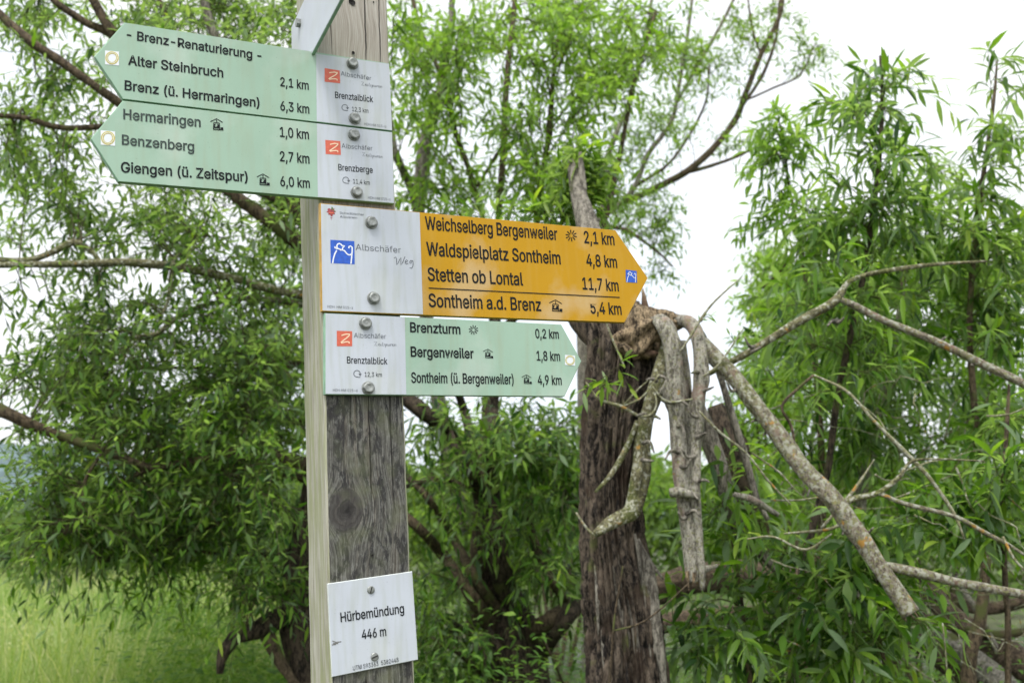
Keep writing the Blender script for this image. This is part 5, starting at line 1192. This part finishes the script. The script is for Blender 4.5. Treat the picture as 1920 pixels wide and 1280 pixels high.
# ---- tall willow behind the centre
C_ = Tree('tall_willow', 'tall bright willow filling the gap above the amber sign, thin straight dark stems', 'tree', foot(900, 5.6), seed=21, leafmat=LEAF_LIGHT)
C_.limb([(905, 1530, 5.6, 60), (900, 1200, 5.6, 52), (905, 1000, 5.6, 44), (915, 850, 5.6, 36), (922, 700, 5.6, 28), (930, 560, 5.6, 20), (934, 420, 5.6, 13), (944, 280, 5.6, 12), (950, 150, 5.6, 11), (962, 40, 5.6, 10), (970, -60, 5.6, 9)], BARK_BROWN, 'trunk', sides=20)
C_.limb([(880, 1000, 5.7, 30), (840, 850, 5.7, 28), (800, 600, 5.7, 26), (785, 420, 5.7, 24), (790, 320, 5.7, 25), (802, 240, 5.7, 22), (820, 190, 5.7, 18), (842, 80, 5.7, 12), (850, -40, 5.7, 9)], BARK_GREY)
C_.limb([(798, 250, 5.7, 12), (815, 205, 5.7, 12), (832, 195, 5.7, 10), (845, 170, 5.7, 6)], BARK_GREY)
C_.limb([(920, 520, 5.5, 10), (905, 410, 5.5, 10), (880, 320, 5.5, 10), (855, 250, 5.5, 9), (830, 150, 5.5, 8), (790, 60, 5.5, 7), (768, -30, 5.5, 6)], BARK_BROWN)
C_.limb([(895, 350, 5.5, 6), (925, 300, 5.5, 6), (960, 240, 5.5, 4)], BARK_BROWN)
C_.limb([(790, 420, 5.7, 16), (765, 340, 5.6, 15), (742, 290, 5.5, 14), (735, 250, 5.5, 12), (725, 180, 5.5, 10)], BARK_GREY)
C_.limb([(1000, 560, 5.5, 14), (1005, 420, 5.4, 10), (1015, 330, 5.4, 7), (1030, 250, 5.4, 12), (1036, 160, 5.4, 8), (1050, 40, 5.4, 6)], BARK_BROWN)
C_.limb([(940, 620, 5.6, 16), (1000, 560, 5.5, 14), (1120, 440, 5.5, 12), (1160, 300, 5.5, 9), (1190, 150, 5.4, 7), (1230, 20, 5.4, 5)], BARK_BROWN)
C_.finish_sk(); C_.holes = -.05
for r in ((780, 60, 60, 60, 26), (880, 50, 110, 60, 52), (1020, 60, 110, 70, 56), (1150, 60, 90, 60, 40), (1240, 60, 60, 60, 18), (780, 160, 60, 50, 24), (900, 160, 90, 60, 40), (1040, 160, 110, 60, 50), (1150, 170, 70, 50, 20), (830, 240, 70, 40, 18), (960, 260, 100, 60, 40), (1070, 270, 60, 60, 18), (770, 330, 50, 50, 22), (860, 330, 50, 50, 14), (960, 350, 90, 60, 36), (1040, 370, 60, 40, 16), (770, 240, 40, 40, 8), (850, 400, 110, 30, 20), (1140, 360, 50, 60, 9), (1130, 250, 50, 50, 8)):
    C_.region(r[0], r[1], r[2], r[3], 5.4, .9, int(r[4]*1.2), L=(.05, .095), Wd=.0078, tint=(.1, 1), droop=.5, spread=1.05)
C_.done(single=300)

# ---- airy willow farther back, to the right of the amber sign
D_ = Tree('airy_willow', 'thin airy willow against the white sky right of the amber sign, sparse small leaves', 'tree', foot(1130, 7.5), seed=31, leafmat=LEAF_LIGHT)
D_.limb([(1120, 1400, 7.5, 44), (1110, 1000, 7.5, 40), (1100, 700, 7.5, 36), (1100, 500, 7.5, 30), (1112, 425, 7.5, 24), (1130, 402, 7.5, 20), (1134, 372, 7.5, 12), (1126, 340, 7.5, 10), (1140, 290, 7.5, 10), (1160, 240, 7.5, 9), (1180, 190, 7.5, 8), (1210, 80, 7.5, 6), (1225, -30, 7.5, 5)], BARK_GREY, 'trunk')
D_.limb([(1130, 402, 7.5, 16), (1160, 385, 7.5, 12), (1190, 350, 7.5, 10), (1215, 290, 7.5, 9), (1245, 250, 7.5, 9), (1262, 220, 7.5, 8), (1275, 150, 7.5, 7), (1290, 60, 7.5, 6), (1300, -20, 7.5, 5)], BARK_GREY)
D_.limb([(1160, 385, 7.5, 13), (1230, 352, 7.5, 12), (1290, 320, 7.4, 13), (1340, 275, 7.4, 12), (1380, 222, 7.4, 11), (1400, 170, 7.3, 10), (1430, 95, 7.3, 9), (1462, 30, 7.3, 7), (1470, -30, 7.3, 6)], BARK_BROWN)
D_.limb([(1275, 326, 7.4, 7), (1320, 315, 7.4, 7), (1365, 300, 7.4, 6), (1400, 285, 7.4, 5), (1440, 265, 7.4, 3)], BARK_BROWN)
D_.limb([(1388, 205, 7.4, 6), (1430, 140, 7.4, 6), (1455, 70, 7.4, 5), (1462, 0, 7.4, 5)], BARK_BROWN)
D_.limb([(1425, 100, 7.3, 4), (1410, 50, 7.3, 4), (1400, -20, 7.3, 3)], BARK_BROWN)
D_.limb([(1395, 190, 7.3, 4), (1450, 165, 7.3, 4), (1500, 140, 7.3, 3), (1530, 80, 7.3, 2)], BARK_BROWN)
D_.limb([(1265, 200, 7.5, 5), (1310, 120, 7.5, 6), (1350, 50, 7.5, 6), (1385, -20, 7.5, 5)], BARK_GREY)
D_.limb([(1112, 425, 7.5, 14), (1170, 430, 7.4, 8), (1230, 470, 7.3, 5), (1262, 500, 7.3, 3)], BARK_BROWN)
D_.limb([(1190, 350, 7.5, 8), (1260, 300, 7.5, 5), (1320, 200, 7.5, 4), (1330, 120, 7.5, 3)], BARK_BROWN)
D_.finish_sk()
for r in ((1200, 330, 70, 60, 18), (1190, 240, 50, 50, 14), (1260, 200, 50, 70, 20), (1200, 120, 60, 80, 24), (1280, 70, 60, 70, 24), (1340, 70, 50, 60, 14), (1440, 50, 50, 50, 15), (1360, 150, 50, 50, 11), (1440, 160, 50, 60, 9), (1510, 110, 40, 50, 9), (1250, 420, 70, 50, 12), (1190, 430, 50, 40, 10), (1240, 490, 50, 40, 8), (1360, 280, 60, 25, 7), (1420, 270, 30, 20, 4), (1300, 250, 30, 30, 4), (1490, 90, 35, 30, 7), (1290, 140, 40, 50, 10)):
    D_.region(r[0], r[1], r[2], r[3], 7.4, .6, int(r[4]*1.25), L=(.045, .085), Wd=.007, tint=(.3, 1), droop=.35, nt=7, nl=12, tl=(.12, .3), r0=.003)
D_.done(single=80)

# ---- thicket between the post and the snapped trunk
T_ = Tree('leaning_willow', 'many-stemmed willow leaning left in deep shade between the post and the snapped trunk', 'tree', foot(980, 5.0), seed=41)
T_.limb([(985, 1640, 5.0, 150), (975, 1400, 5.0, 140), (965, 1280, 5.0, 124), (955, 1180, 5.0, 96), (935, 1100, 5.0, 66), (915, 1020, 5.0, 40), (905, 960, 5.0, 26)], BARK_DARK, 'trunk', sides=60, step=.025, disp=bumpy(.2, 4, 1.3, 61, ridge=.18))
for pts, m_ in (([(930, 1190, 50), (880, 1110, 34), (830, 1040, 30), (780, 985, 26), (700, 920, 22), (640, 840, 18)], BARK_BROWN), ([(940, 1160, 40), (890, 1080, 30), (850, 1010, 24), (800, 930, 20), (740, 870, 16), (690, 800, 14)], BARK_BROWN),
                ([(955, 1150, 50), (925, 1040, 40), (905, 950, 42), (885, 880, 36), (840, 810, 40), (790, 770, 44), (700, 700, 34)], BARK_DARK), ([(965, 1150, 44), (938, 1020, 34), (925, 920, 38), (922, 830, 36), (925, 760, 30), (930, 600, 22)], BARK_DARK),
                ([(870, 880, 20), (880, 820, 24), (870, 770, 24), (845, 700, 18)], BARK_DARK), ([(990, 1190, 60), (1030, 1160, 40), (1060, 1130, 30), (1030, 1080, 26), (1000, 1010, 22), (985, 930, 12)], BARK_BROWN),
                ([(1000, 1230, 60), (1060, 1160, 44), (1100, 1120, 30), (1130, 1100, 20)], BARK_DARK), ([(940, 1290, 40), (910, 1230, 24), (880, 1190, 18), (850, 1165, 8)], BARK_DARK),
                ([(760, 912, 12), (800, 900, 18), (846, 902, 15), (880, 915, 8)], BARK_BROWN), ([(965, 1290, 40), (930, 1210, 22), (905, 1150, 12), (890, 1120, 6)], BARK_DARK), ([(900, 1260, 12), (840, 1210, 12), (780, 1190, 8)], BARK_BROWN),
                ([(905, 1100, 12), (902, 1000, 10), (885, 900, 8), (850, 800, 8)], BARK_BROWN), ([(1100, 960, 20), (1060, 925, 22), (1020, 900, 24), (980, 870, 20), (950, 860, 10)], BARK_DARK), ([(1000, 1160, 6), (1030, 1220, 6), (1060, 1290, 6)], BARK_BROWN)):
    T_.limb([(x, y, 5.0 - .25*(i % 2), w) for i, (x, y, w) in [(i, (x, y, w*.66)) for i, (x, y, w) in enumerate(pts)]], m_, 'stem', sides=16, disp=bumpy(.14, 7, 1.4, x, knots=.2))
T_.finish_sk()
for r in ((1000, 800, 90, 50, 24), (1030, 880, 70, 60, 26), (1010, 970, 80, 60, 24), (880, 830, 100, 60, 16), (850, 960, 90, 80, 18), (830, 1120, 80, 60, 22), (820, 1220, 70, 60, 28), (1010, 1060, 70, 40, 10), (930, 1050, 60, 60, 10), (800, 800, 60, 50, 10)):
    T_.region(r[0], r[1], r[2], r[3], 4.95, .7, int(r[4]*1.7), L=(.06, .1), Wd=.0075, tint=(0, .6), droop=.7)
T_.done(single=200)

# ---- young shoots on the right
def shoot(pts, label, regs, seed, mat, lm, single=300, Y=3.8, dY=.3, n=1.05, L=(.075, .13), Wd=.0078, extra=()):
    t = Tree('willow_shoot', label, 'young tree', foot(pts[0][0], Y), 'young willow shoots on the right', seed, lm, TWIG_GREEN)
    t.limb([(x, y, Y, w) for x, y, w in pts], mat, 'stem', sides=10)
    for e in extra: t.limb([(x, y, Y+.1, w) for x, y, w in e], mat, 'branch', sides=7)
    t.finish_sk()
    for r in regs: t.region(r[0], r[1], r[2], r[3], Y, dY, max(1, int(r[4]*n)), L=L, Wd=Wd, tint=r[5] if len(r) > 5 else (.15, .9), droop=.75, reach=.45, nt=5, nl=11, tl=(.12, .26), r0=.003, up=.45)  # low regions pass darker tints: shade put into the leaf colour
    t.done(single=single, fine=True)
gy = lambda Y: 1006+1857*1.6/Y+30
shoot([(1470, gy(3.7), 20), (1484, 1280, 18), (1500, 1100, 15), (1520, 1000, 14), (1552, 880, 13), (1568, 760, 12), (1590, 650, 12), (1618, 520, 11), (1636, 400, 10), (1648, 300, 9), (1655, 180, 7), (1650, 105, 4)], 'tallest willow shoot on the right with straight dark stem and pointed top against sky',
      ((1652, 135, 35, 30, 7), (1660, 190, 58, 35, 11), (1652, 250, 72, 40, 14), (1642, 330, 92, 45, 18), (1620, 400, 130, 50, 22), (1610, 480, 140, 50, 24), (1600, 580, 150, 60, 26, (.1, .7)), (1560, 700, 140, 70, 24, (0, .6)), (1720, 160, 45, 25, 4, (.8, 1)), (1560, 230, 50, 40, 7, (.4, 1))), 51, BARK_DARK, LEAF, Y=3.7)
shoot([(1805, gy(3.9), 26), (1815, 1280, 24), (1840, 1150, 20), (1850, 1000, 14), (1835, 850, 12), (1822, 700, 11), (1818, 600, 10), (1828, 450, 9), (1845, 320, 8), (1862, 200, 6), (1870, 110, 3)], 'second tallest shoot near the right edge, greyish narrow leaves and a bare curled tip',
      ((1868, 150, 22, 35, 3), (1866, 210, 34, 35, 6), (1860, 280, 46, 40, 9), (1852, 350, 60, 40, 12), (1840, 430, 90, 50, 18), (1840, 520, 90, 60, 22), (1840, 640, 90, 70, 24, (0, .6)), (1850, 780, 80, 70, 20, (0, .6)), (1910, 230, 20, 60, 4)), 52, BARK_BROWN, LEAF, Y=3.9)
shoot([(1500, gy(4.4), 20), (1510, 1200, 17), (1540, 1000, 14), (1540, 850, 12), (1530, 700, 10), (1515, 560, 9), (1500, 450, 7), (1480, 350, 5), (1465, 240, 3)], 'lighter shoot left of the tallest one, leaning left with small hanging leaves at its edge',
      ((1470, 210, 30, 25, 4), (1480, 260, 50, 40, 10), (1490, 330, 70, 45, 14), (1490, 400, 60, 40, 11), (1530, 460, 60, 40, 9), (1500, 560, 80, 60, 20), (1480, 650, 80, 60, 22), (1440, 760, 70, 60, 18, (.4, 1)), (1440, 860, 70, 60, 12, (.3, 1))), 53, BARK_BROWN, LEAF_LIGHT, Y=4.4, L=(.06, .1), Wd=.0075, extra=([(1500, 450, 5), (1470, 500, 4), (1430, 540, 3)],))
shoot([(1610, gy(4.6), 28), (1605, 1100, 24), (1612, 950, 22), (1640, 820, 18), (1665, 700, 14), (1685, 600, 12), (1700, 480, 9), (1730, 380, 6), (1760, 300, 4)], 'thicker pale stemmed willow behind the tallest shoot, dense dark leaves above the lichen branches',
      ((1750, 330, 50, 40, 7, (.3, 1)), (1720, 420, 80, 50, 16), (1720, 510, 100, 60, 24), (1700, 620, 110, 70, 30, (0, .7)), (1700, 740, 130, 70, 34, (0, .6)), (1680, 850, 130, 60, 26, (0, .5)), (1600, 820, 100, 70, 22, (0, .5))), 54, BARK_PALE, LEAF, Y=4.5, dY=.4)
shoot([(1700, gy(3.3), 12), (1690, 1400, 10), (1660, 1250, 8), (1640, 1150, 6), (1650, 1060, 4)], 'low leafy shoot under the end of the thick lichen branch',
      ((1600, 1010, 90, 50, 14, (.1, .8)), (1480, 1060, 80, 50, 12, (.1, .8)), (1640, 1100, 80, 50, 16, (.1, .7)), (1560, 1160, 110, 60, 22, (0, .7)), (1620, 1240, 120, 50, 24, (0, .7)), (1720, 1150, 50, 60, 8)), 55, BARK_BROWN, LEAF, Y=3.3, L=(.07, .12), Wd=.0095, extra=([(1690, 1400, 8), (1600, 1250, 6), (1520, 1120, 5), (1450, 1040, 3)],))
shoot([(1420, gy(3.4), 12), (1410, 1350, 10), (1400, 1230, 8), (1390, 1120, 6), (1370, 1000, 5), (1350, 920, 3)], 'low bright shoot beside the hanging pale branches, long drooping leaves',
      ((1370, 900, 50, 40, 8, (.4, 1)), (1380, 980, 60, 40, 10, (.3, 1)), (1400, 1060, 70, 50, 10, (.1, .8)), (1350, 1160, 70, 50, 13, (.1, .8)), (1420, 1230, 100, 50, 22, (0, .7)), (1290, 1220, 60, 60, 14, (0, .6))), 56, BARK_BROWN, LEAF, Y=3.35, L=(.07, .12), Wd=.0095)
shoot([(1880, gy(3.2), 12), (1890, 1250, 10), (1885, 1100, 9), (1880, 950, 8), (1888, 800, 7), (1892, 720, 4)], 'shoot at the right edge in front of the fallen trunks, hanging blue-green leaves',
      ((1790, 950, 60, 40, 9), (1860, 930, 60, 60, 14), (1740, 1000, 60, 40, 9), (1860, 1020, 60, 40, 8), (1880, 840, 50, 60, 9)), 57, BARK_BROWN, LEAF, Y=3.2, L=(.07, .12), Wd=.009)

# ---- background bushes
def bush(px, Y, label, name, regs, seed, lm=LEAF, dY=.8, L=(.07, .12), Wd=.011, cat='bush', group=None, nl=14, nt=9, single=0, tint=(0, .7), k=1.0, stems=5):
    t = Tree(name, label, cat, foot(px, Y), group, seed, lm)
    g = np.random.default_rng(seed)
    b0 = P(px, gy(Y), Y)
    top = min(r[1]-r[3]*.3 for r in regs)
    ex = [r[0] for r in regs]
    for i in range(stems):
        tx = g.uniform(min(ex), max(ex)); ty = top + g.random()*120
        y0 = gy(Y)-30
        t.limb([(px+g.normal()*10, y0, Y, 24*4/Y), ((px*2+tx)/3, y0*.66+ty*.34, Y+g.normal()*.2, 16*4/Y), ((px+tx*2)/3, y0*.33+ty*.66, Y+g.normal()*.3, 11*4/Y), (tx, ty, Y+g.normal()*.3, 4*4/Y)], BARK_BROWN, 'stem', sides=7)
    t.finish_sk()
    for r in regs: t.region(r[0], r[1], r[2], r[3], Y, dY, max(1, int(r[4]*k)), L=L, Wd=Wd, tint=tint, droop=.5, nt=nt, nl=nl, tl=(.2, .45), reach=1.2, r0=.004)
    t.done(single=single)
bush(1720, 6.5, 'dense willow bush behind the shoots on the right, in shade', 'willow_bush', ((1890, 470, 50, 60, 14), (1720, 470, 120, 50, 16), (1560, 620, 120, 90, 34), (1720, 560, 150, 90, 44), (1860, 560, 90, 110, 34), (1560, 780, 140, 90, 40), (1740, 760, 150, 100, 46), (1880, 780, 80, 110, 30), (1600, 940, 160, 80, 38), (1800, 950, 140, 80, 34), (1580, 1080, 160, 70, 26), (1500, 1200, 160, 80, 26)), 61, LEAF_LIGHT, Wd=.011, L=(.07, .12), tint=(0, .9), k=1.15)
bush(1450, 9.5, 'pale yellow-green willow farther back, left of the shoots and soft in outline', 'willow_bush', ((1470, 500, 60, 60, 26), (1490, 600, 80, 70, 40), (1450, 700, 90, 60, 36), (1420, 800, 110, 60, 34), (1380, 900, 120, 60, 30), (1600, 560, 80, 90, 20)), 62, LEAF_LIGHT, L=(.07, .12), Wd=.013, tint=(.4, 1), k=1.2)
bush(1050, 9.0, 'light green bush seen between the leaning willow and the snapped trunk', 'willow_bush', ((1040, 840, 70, 60, 24), (1060, 930, 90, 60, 24), (960, 830, 80, 50, 18), (1240, 880, 60, 60, 10), (880, 800, 80, 60, 14), (900, 950, 120, 80, 26)), 63, LEAF_LIGHT, tint=(.2, 1), L=(.08, .13), Wd=.014)
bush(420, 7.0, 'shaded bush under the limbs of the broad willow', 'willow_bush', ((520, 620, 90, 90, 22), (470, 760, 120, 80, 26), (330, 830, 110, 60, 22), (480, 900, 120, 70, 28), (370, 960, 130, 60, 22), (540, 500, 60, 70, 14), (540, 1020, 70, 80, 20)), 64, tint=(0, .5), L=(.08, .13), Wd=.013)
bush(20, 16, 'low olive green bush standing in the meadow at the left edge', 'meadow_bush', ((0, 1010, 90, 40, 40), (40, 1050, 80, 30, 26), (-60, 990, 60, 60, 24)), 65, LEAF_FAR, L=(.1, .16), Wd=.03, tint=(0, .8), nt=8)
place_singles()

# ---- fallen logs behind the snapped willow
for lab, pts, m_ in (('long fallen trunk lying behind the hanging pale branches', [(1225, 1110, 5.6, 46), (1300, 1085, 5.6, 54), (1400, 1080, 5.7, 56), (1500, 1092, 5.8, 50), (1600, 1120, 5.9, 40)], LOG),
                     ('thinner fallen log below the long fallen trunk', [(1200, 1180, 5.0, 30), (1300, 1160, 5.1, 34), (1420, 1150, 5.2, 28), (1530, 1170, 5.3, 18)], LOG),
                     ('uppermost fallen trunk sloping down at the lower right corner', [(1740, 1110, 5.2, 30), (1810, 1180, 5.0, 44), (1880, 1225, 4.8, 52), (1960, 1270, 4.6, 56)], LOG),
                     ('pale fallen log in the lower right corner, below the uppermost one', [(1760, 1190, 4.9, 30), (1830, 1240, 4.7, 40), (1900, 1300, 4.5, 46), (1960, 1350, 4.4, 46)], BARK_GREY),
                     ('steep dead pole leaning over the fallen logs at the lower right', [(1790, 1080, 4.9, 8), (1840, 1160, 4.8, 10), (1905, 1290, 4.7, 10)], BARK_GREY),
                     ('dark crooked dead limb above the uppermost fallen trunk', [(1700, 1060, 5.3, 12), (1780, 1120, 5.2, 18), (1850, 1140, 5.1, 20), (1950, 1120, 5.0, 16)], LOG),
                     ('short broken log end pointing left from the lower right logs', [(1700, 1200, 5.3, 20), (1760, 1230, 5.2, 34), (1850, 1290, 5.0, 38)], LOG),
                     ('thin fallen pole crossing the logs at the right edge', [(1690, 1140, 5.0, 10), (1780, 1170, 4.9, 14), (1860, 1190, 4.8, 14), (1940, 1180, 4.7, 12)], LOG)):
    t = thing('fallen_log', P(*pts[0][:3]), lab, 'log', 'fallen logs behind the willow')
    A_ = []
    for p in pts:
        q = P(*p[:3]); A_.append((q, p[3]*(q-Vector((0, 0, CAMZ))).length/FPX/2))
    mb = MB(); C, R = catmull(A_, .03); tube(mb, C, R, 20, bumpy(.22, 6, 1.3, pts[0][0], ridge=.12, knots=.3)); mb.build('log_wood', [m_], t)

# ---- meadow grass, weeds, far treeline
def grass(name, n, xr, yr, h, w, seed, mat, tint, lean=.35, heads=0.0):
    g = np.random.default_rng(seed)
    y = yr[0] + (yr[1]-yr[0])*g.random(n)**1.6
    x = xr[0] + (xr[1]-xr[0])*g.random(n); x = x*y/yr[1]*1.0 if xr[2:] else x
    cl = np.array([noise.noise(Vector((a*.8, b*.5, seed))) for a, b in zip(x, y)])
    H = h*(1+cl*.8)*g.uniform(.55, 1.15, n); z = ground_h(x, y)
    ok = z > -.3; x, y, z, H, cl = x[ok], y[ok], z[ok], H[ok], cl[ok]; n = len(x)
    a = g.random(n)*2*np.pi; dx, dy = np.cos(a), np.sin(a); l = H*lean*g.random(n)
    b = g.random(n)*np.pi*2; wx, wy = np.cos(b)*w, np.sin(b)*w
    t = np.array([0, .45, .8, 1.0]); ww = np.array([1, .85, .5, 0])
    V = []
    for ti, wi in zip(t, ww):
        cx, cy, cz = x+dx*l*ti**2, y+dy*l*ti**2, z+H*ti*(1-.12*ti)
        if wi: V += [np.stack([cx-wx*wi, cy-wy*wi, cz], 1), np.stack([cx+wx*wi, cy+wy*wi, cz], 1)]
        else: V += [np.stack([cx, cy, cz], 1)]
    V = np.stack(V, 1); F = [(0, 1, 3, 2), (2, 3, 5, 4), (4, 5, 6)]
    fl = np.concatenate([np.array(f) for f in F]); ln = np.array([4, 4, 3])
    loops = (fl[None]+(np.arange(n)*7)[:, None]).ravel(); st = np.array([0, 4, 8]); starts = (st[None]+(np.arange(n)*11)[:, None]).ravel()
    tt = np.clip(tint[0]+(tint[1]-tint[0])*(.5+cl) + g.normal(size=n)*.12, 0, 1)
    o = mesh_np(name, V.reshape(-1, 3), loops, starts, [mat], None, True, np.repeat(tt, 7))
    o['kind'] = 'stuff'; o['label'] = {'meadow_grass': 'tall pale meadow grass at the lower left', 'reeds': 'stiff green reed stems standing in the meadow grass', 'undergrowth': 'leafy green weeds'}.get(name, name)
    o['category'] = name.replace('_', ' ').split()[-1]
    return o
def fan(seed, n, Y0, Y1, px0, px1):
    g = np.random.default_rng(seed); y = Y0*(Y1/Y0)**g.random(n); px = g.uniform(px0, px1, n)
    return (px-960)/FPX*y, y
def grass2(name, n, Y0, Y1, px0, px1, h, w, seed, mat, tint, lean=.4):
    global _xy
    g = np.random.default_rng(seed)
    X, Yy = fan(seed, n, Y0, Y1, px0, px1)
    class R_: pass
    o = grass_at(name, X, Yy, h, w, seed, mat, tint, lean); return o
def grass_at(name, x, y, h, w, seed, mat, tint, lean):
    g = np.random.default_rng(seed+1)
    cl = np.array([noise.noise(Vector((a*.9, b*.6, seed*1.3))) for a, b in zip(x, y)])
    z = ground_h(x, y); ok = z > -.25; x, y, z, cl = x[ok], y[ok], z[ok], cl[ok]; n = len(x)
    H = h*(1+cl*.7)*g.uniform(.5, 1.15, n)
    a = g.random(n)*2*np.pi; dx, dy = np.cos(a), np.sin(a); l = H*lean*g.random(n)
    b = g.normal(size=n)*.8; W_ = w*(1+y*.06); wx, wy = np.cos(b)*W_, np.sin(b)*W_
    V = []
    for ti, wi in zip((0, .45, .8, 1.0), (1, .85, .5, 0)):
        cx, cy, cz = x+dx*l*ti**2, y+dy*l*ti**2, z+H*ti*(1-.12*ti)
        if wi: V += [np.stack([cx-wx*wi, cy-wy*wi, cz], 1), np.stack([cx+wx*wi, cy+wy*wi, cz], 1)]
        else: V += [np.stack([cx, cy, cz], 1)]
    V = np.stack(V, 1)
    fl = np.array([0, 1, 3, 2, 2, 3, 5, 4, 4, 5, 6])
    loops = (fl[None]+(np.arange(n)*7)[:, None]).ravel(); starts = (np.array([0, 4, 8])[None]+(np.arange(n)*11)[:, None]).ravel()
    tt = np.clip(tint[0]+(tint[1]-tint[0])*(.5+cl*.9) + g.normal(size=n)*.12, 0, 1)
    o = mesh_np(name, V.reshape(-1, 3), loops, starts, [mat], None, True, np.repeat(tt, 7)); o['kind'] = 'stuff'
    return o
tag(grass2('meadow_grass', 95000, 5.5, 70, -150, 700, .74, .0030, 5, GRASS, (.1, 1.0)), 'tall pale meadow grass at the lower left', 'grass')
def heads(n, seed):
    g = np.random.default_rng(seed); X, Yy = fan(seed, n, 6, 30, -120, 620)
    cl = np.array([noise.noise(Vector((a*.7, b*.4, seed))) for a, b in zip(X, Yy)]); ok = cl > -.05; X, Yy = X[ok], Yy[ok]; n = len(X)
    k = 5; z = g.uniform(.65, 1.0, n)
    pos = np.repeat(np.stack([X, Yy, z], 1), k, 0) + g.normal(size=(n*k, 3))*.018 + np.tile(np.arange(k)*.014, n)[:, None]*np.array([0, 0, 1.0])
    d = g.normal(size=(n*k, 3)) + np.array([0, 0, .9]); d /= np.linalg.norm(d, axis=1)[:, None]
    o = leaf_mesh('seed_heads', TRAW, (pos, d, g.normal(size=(n*k, 3)), g.uniform(.02, .045, n*k), np.full(n*k, .0045), np.full(n*k, .3), g.uniform(.7, 1.3, n*k)), GRASS)
    o['kind'] = 'stuff'; o['label'] = 'pale seed heads above the meadow grass'; o['category'] = 'grass'
heads(9000, 91)
tag(grass2('grass', 26000, 4, 40, 600, 2050, .6, .003, 6, GRASS, (0, .6)), 'darker grass on the river bank under the willows', 'grass')
tag(grass2('tall_grass', 16000, 5.5, 13, -100, 620, 1.12, .0032, 15, GRASS, (0, .9), lean=.55), 'taller bent grass stalks standing over the meadow', 'grass')
tag(grass2('reeds', 500, 6.5, 10, 190, 420, 1.25, .006, 8, HERB, (.1, .6), lean=.25), 'stiff green reed stems standing in the meadow grass', 'reeds')
def herbs(name, label, n, Y0, Y1, px0, px1, h, seed, mat, Wd=.018, L=(.06, .12), tint=(.2, .9)):
    g = np.random.default_rng(seed); X, Yy = fan(seed, n, Y0, Y1, px0, px1)
    LVs = []; wood = MB()
    for x, y in zip(X, Yy):
        if ground_h(np.array(x), np.array(y)) < -.25: continue
        hh = h*g.uniform(.5, 1.1); b = np.array([x, y, 0.0]); k = 12
        lean = g.normal(size=2)*.12
        q = (np.arange(k)+1)/k
        pos = b + np.stack([lean[0]*q*hh, lean[1]*q*hh, q*hh], 1)
        ph = np.arange(k)*1.57 + g.random()*6 + (np.arange(k) % 2)*1.57
        d = np.stack([np.cos(ph), np.sin(ph), np.full(k, .25)], 1) + g.normal(size=(k, 3))*.15; d /= np.linalg.norm(d, axis=1)[:, None]
        Ls = g.uniform(L[0], L[1], k)*(1.15-.5*q)
        LVs.append((pos, d, np.array([0, 0, 1.0])+g.normal(size=(k, 3))*.2, Ls, Wd*Ls/L[1]*g.uniform(.8, 1.2, k), g.uniform(.3, 1, k), np.clip(g.uniform(*tint)+q*.2+g.normal(size=k)*.1, 0, 1)))
    LV = [np.concatenate([a[i] for a in LVs]) for i in range(7)]
    o = leaf_mesh(name, TRAW, LV, mat); o['kind'] = 'stuff'; o['label'] = label; o['category'] = 'weeds'
herbs('undergrowth', 'bright leafy weeds below the broad willow', 1500, 4.8, 8.5, 260, 640, 1.42, 71, HERB, Wd=.02, tint=(.2, 1))
herbs('undergrowth', 'scattered bright herbs among the meadow grass', 520, 6, 12, -60, 420, 1.15, 74, HERB, Wd=.014, tint=(.3, 1.1))
herbs('undergrowth', 'low weeds in front of the fallen trunks and willow stems', 900, 3.8, 7, 760, 1120, 1.2, 72, HERB, tint=(0, .6))
herbs('undergrowth', 'dark leafy weeds under the young shoots', 1600, 3.6, 7, 1200, 2000, 1.1, 73, HERB, Wd=.014, L=(.07, .13), tint=(0, .5))
def treeline(name, label, Y, px0, px1, ptop, n, seed, mat, L=.35, tint=(0, 1)):
    g = np.random.default_rng(seed); px = g.uniform(px0, px1, n)
    topz = np.array([CAMZ + (1006-ptop-30*noise.noise(Vector((p*.012, seed, 0)))-18*noise.noise(Vector((p*.05, seed, 2))))*Y/FPX for p in px])
    y = Y + g.normal(size=n)*Y*.05; x = (px-960)/FPX*y
    z = topz*np.sqrt(g.random(n))
    d = g.normal(size=(n, 3)); d /= np.linalg.norm(d, axis=1)[:, None]
    cl = np.array([noise.noise(Vector((a*12/Y, b*20/Y, seed))) for a, b in zip(x, z)])
    o = leaf_mesh(name, TRAW, (np.stack([x, y, z], 1), d, g.normal(size=(n, 3)), g.uniform(.6, 1.2, n)*L, np.full(n, L*.22), np.full(n, .3), np.clip(tint[0]+(tint[1]-tint[0])*(.5+cl), 0, 1)), mat)
    o['kind'] = 'stuff'; o['label'] = label; o['category'] = 'trees'
treeline('riverside_bushes', 'bright bushes on the far bank of the river, seen through the willows', 30, 700, 2100, 880, 36000, 81, LEAF_FAR, .30, (.3, 1.1))
treeline('far_hedge', 'distant hedge at the far edge of the meadow', 75, -200, 900, 960, 14000, 82, LEAF_FAR, .7, (.1, .8))
treeline('meadow_shrubs', 'bright shrubs in the meadow behind the broad willow', 26, 120, 640, 905, 16000, 84, LEAF_FAR, .28, (.4, 1.2))
print('LEAVES', STAT, sum(n for _, n in STAT), 'TRIS', sum(len(m.loops)-2*len(m.polygons) for m in bpy.data.meshes))
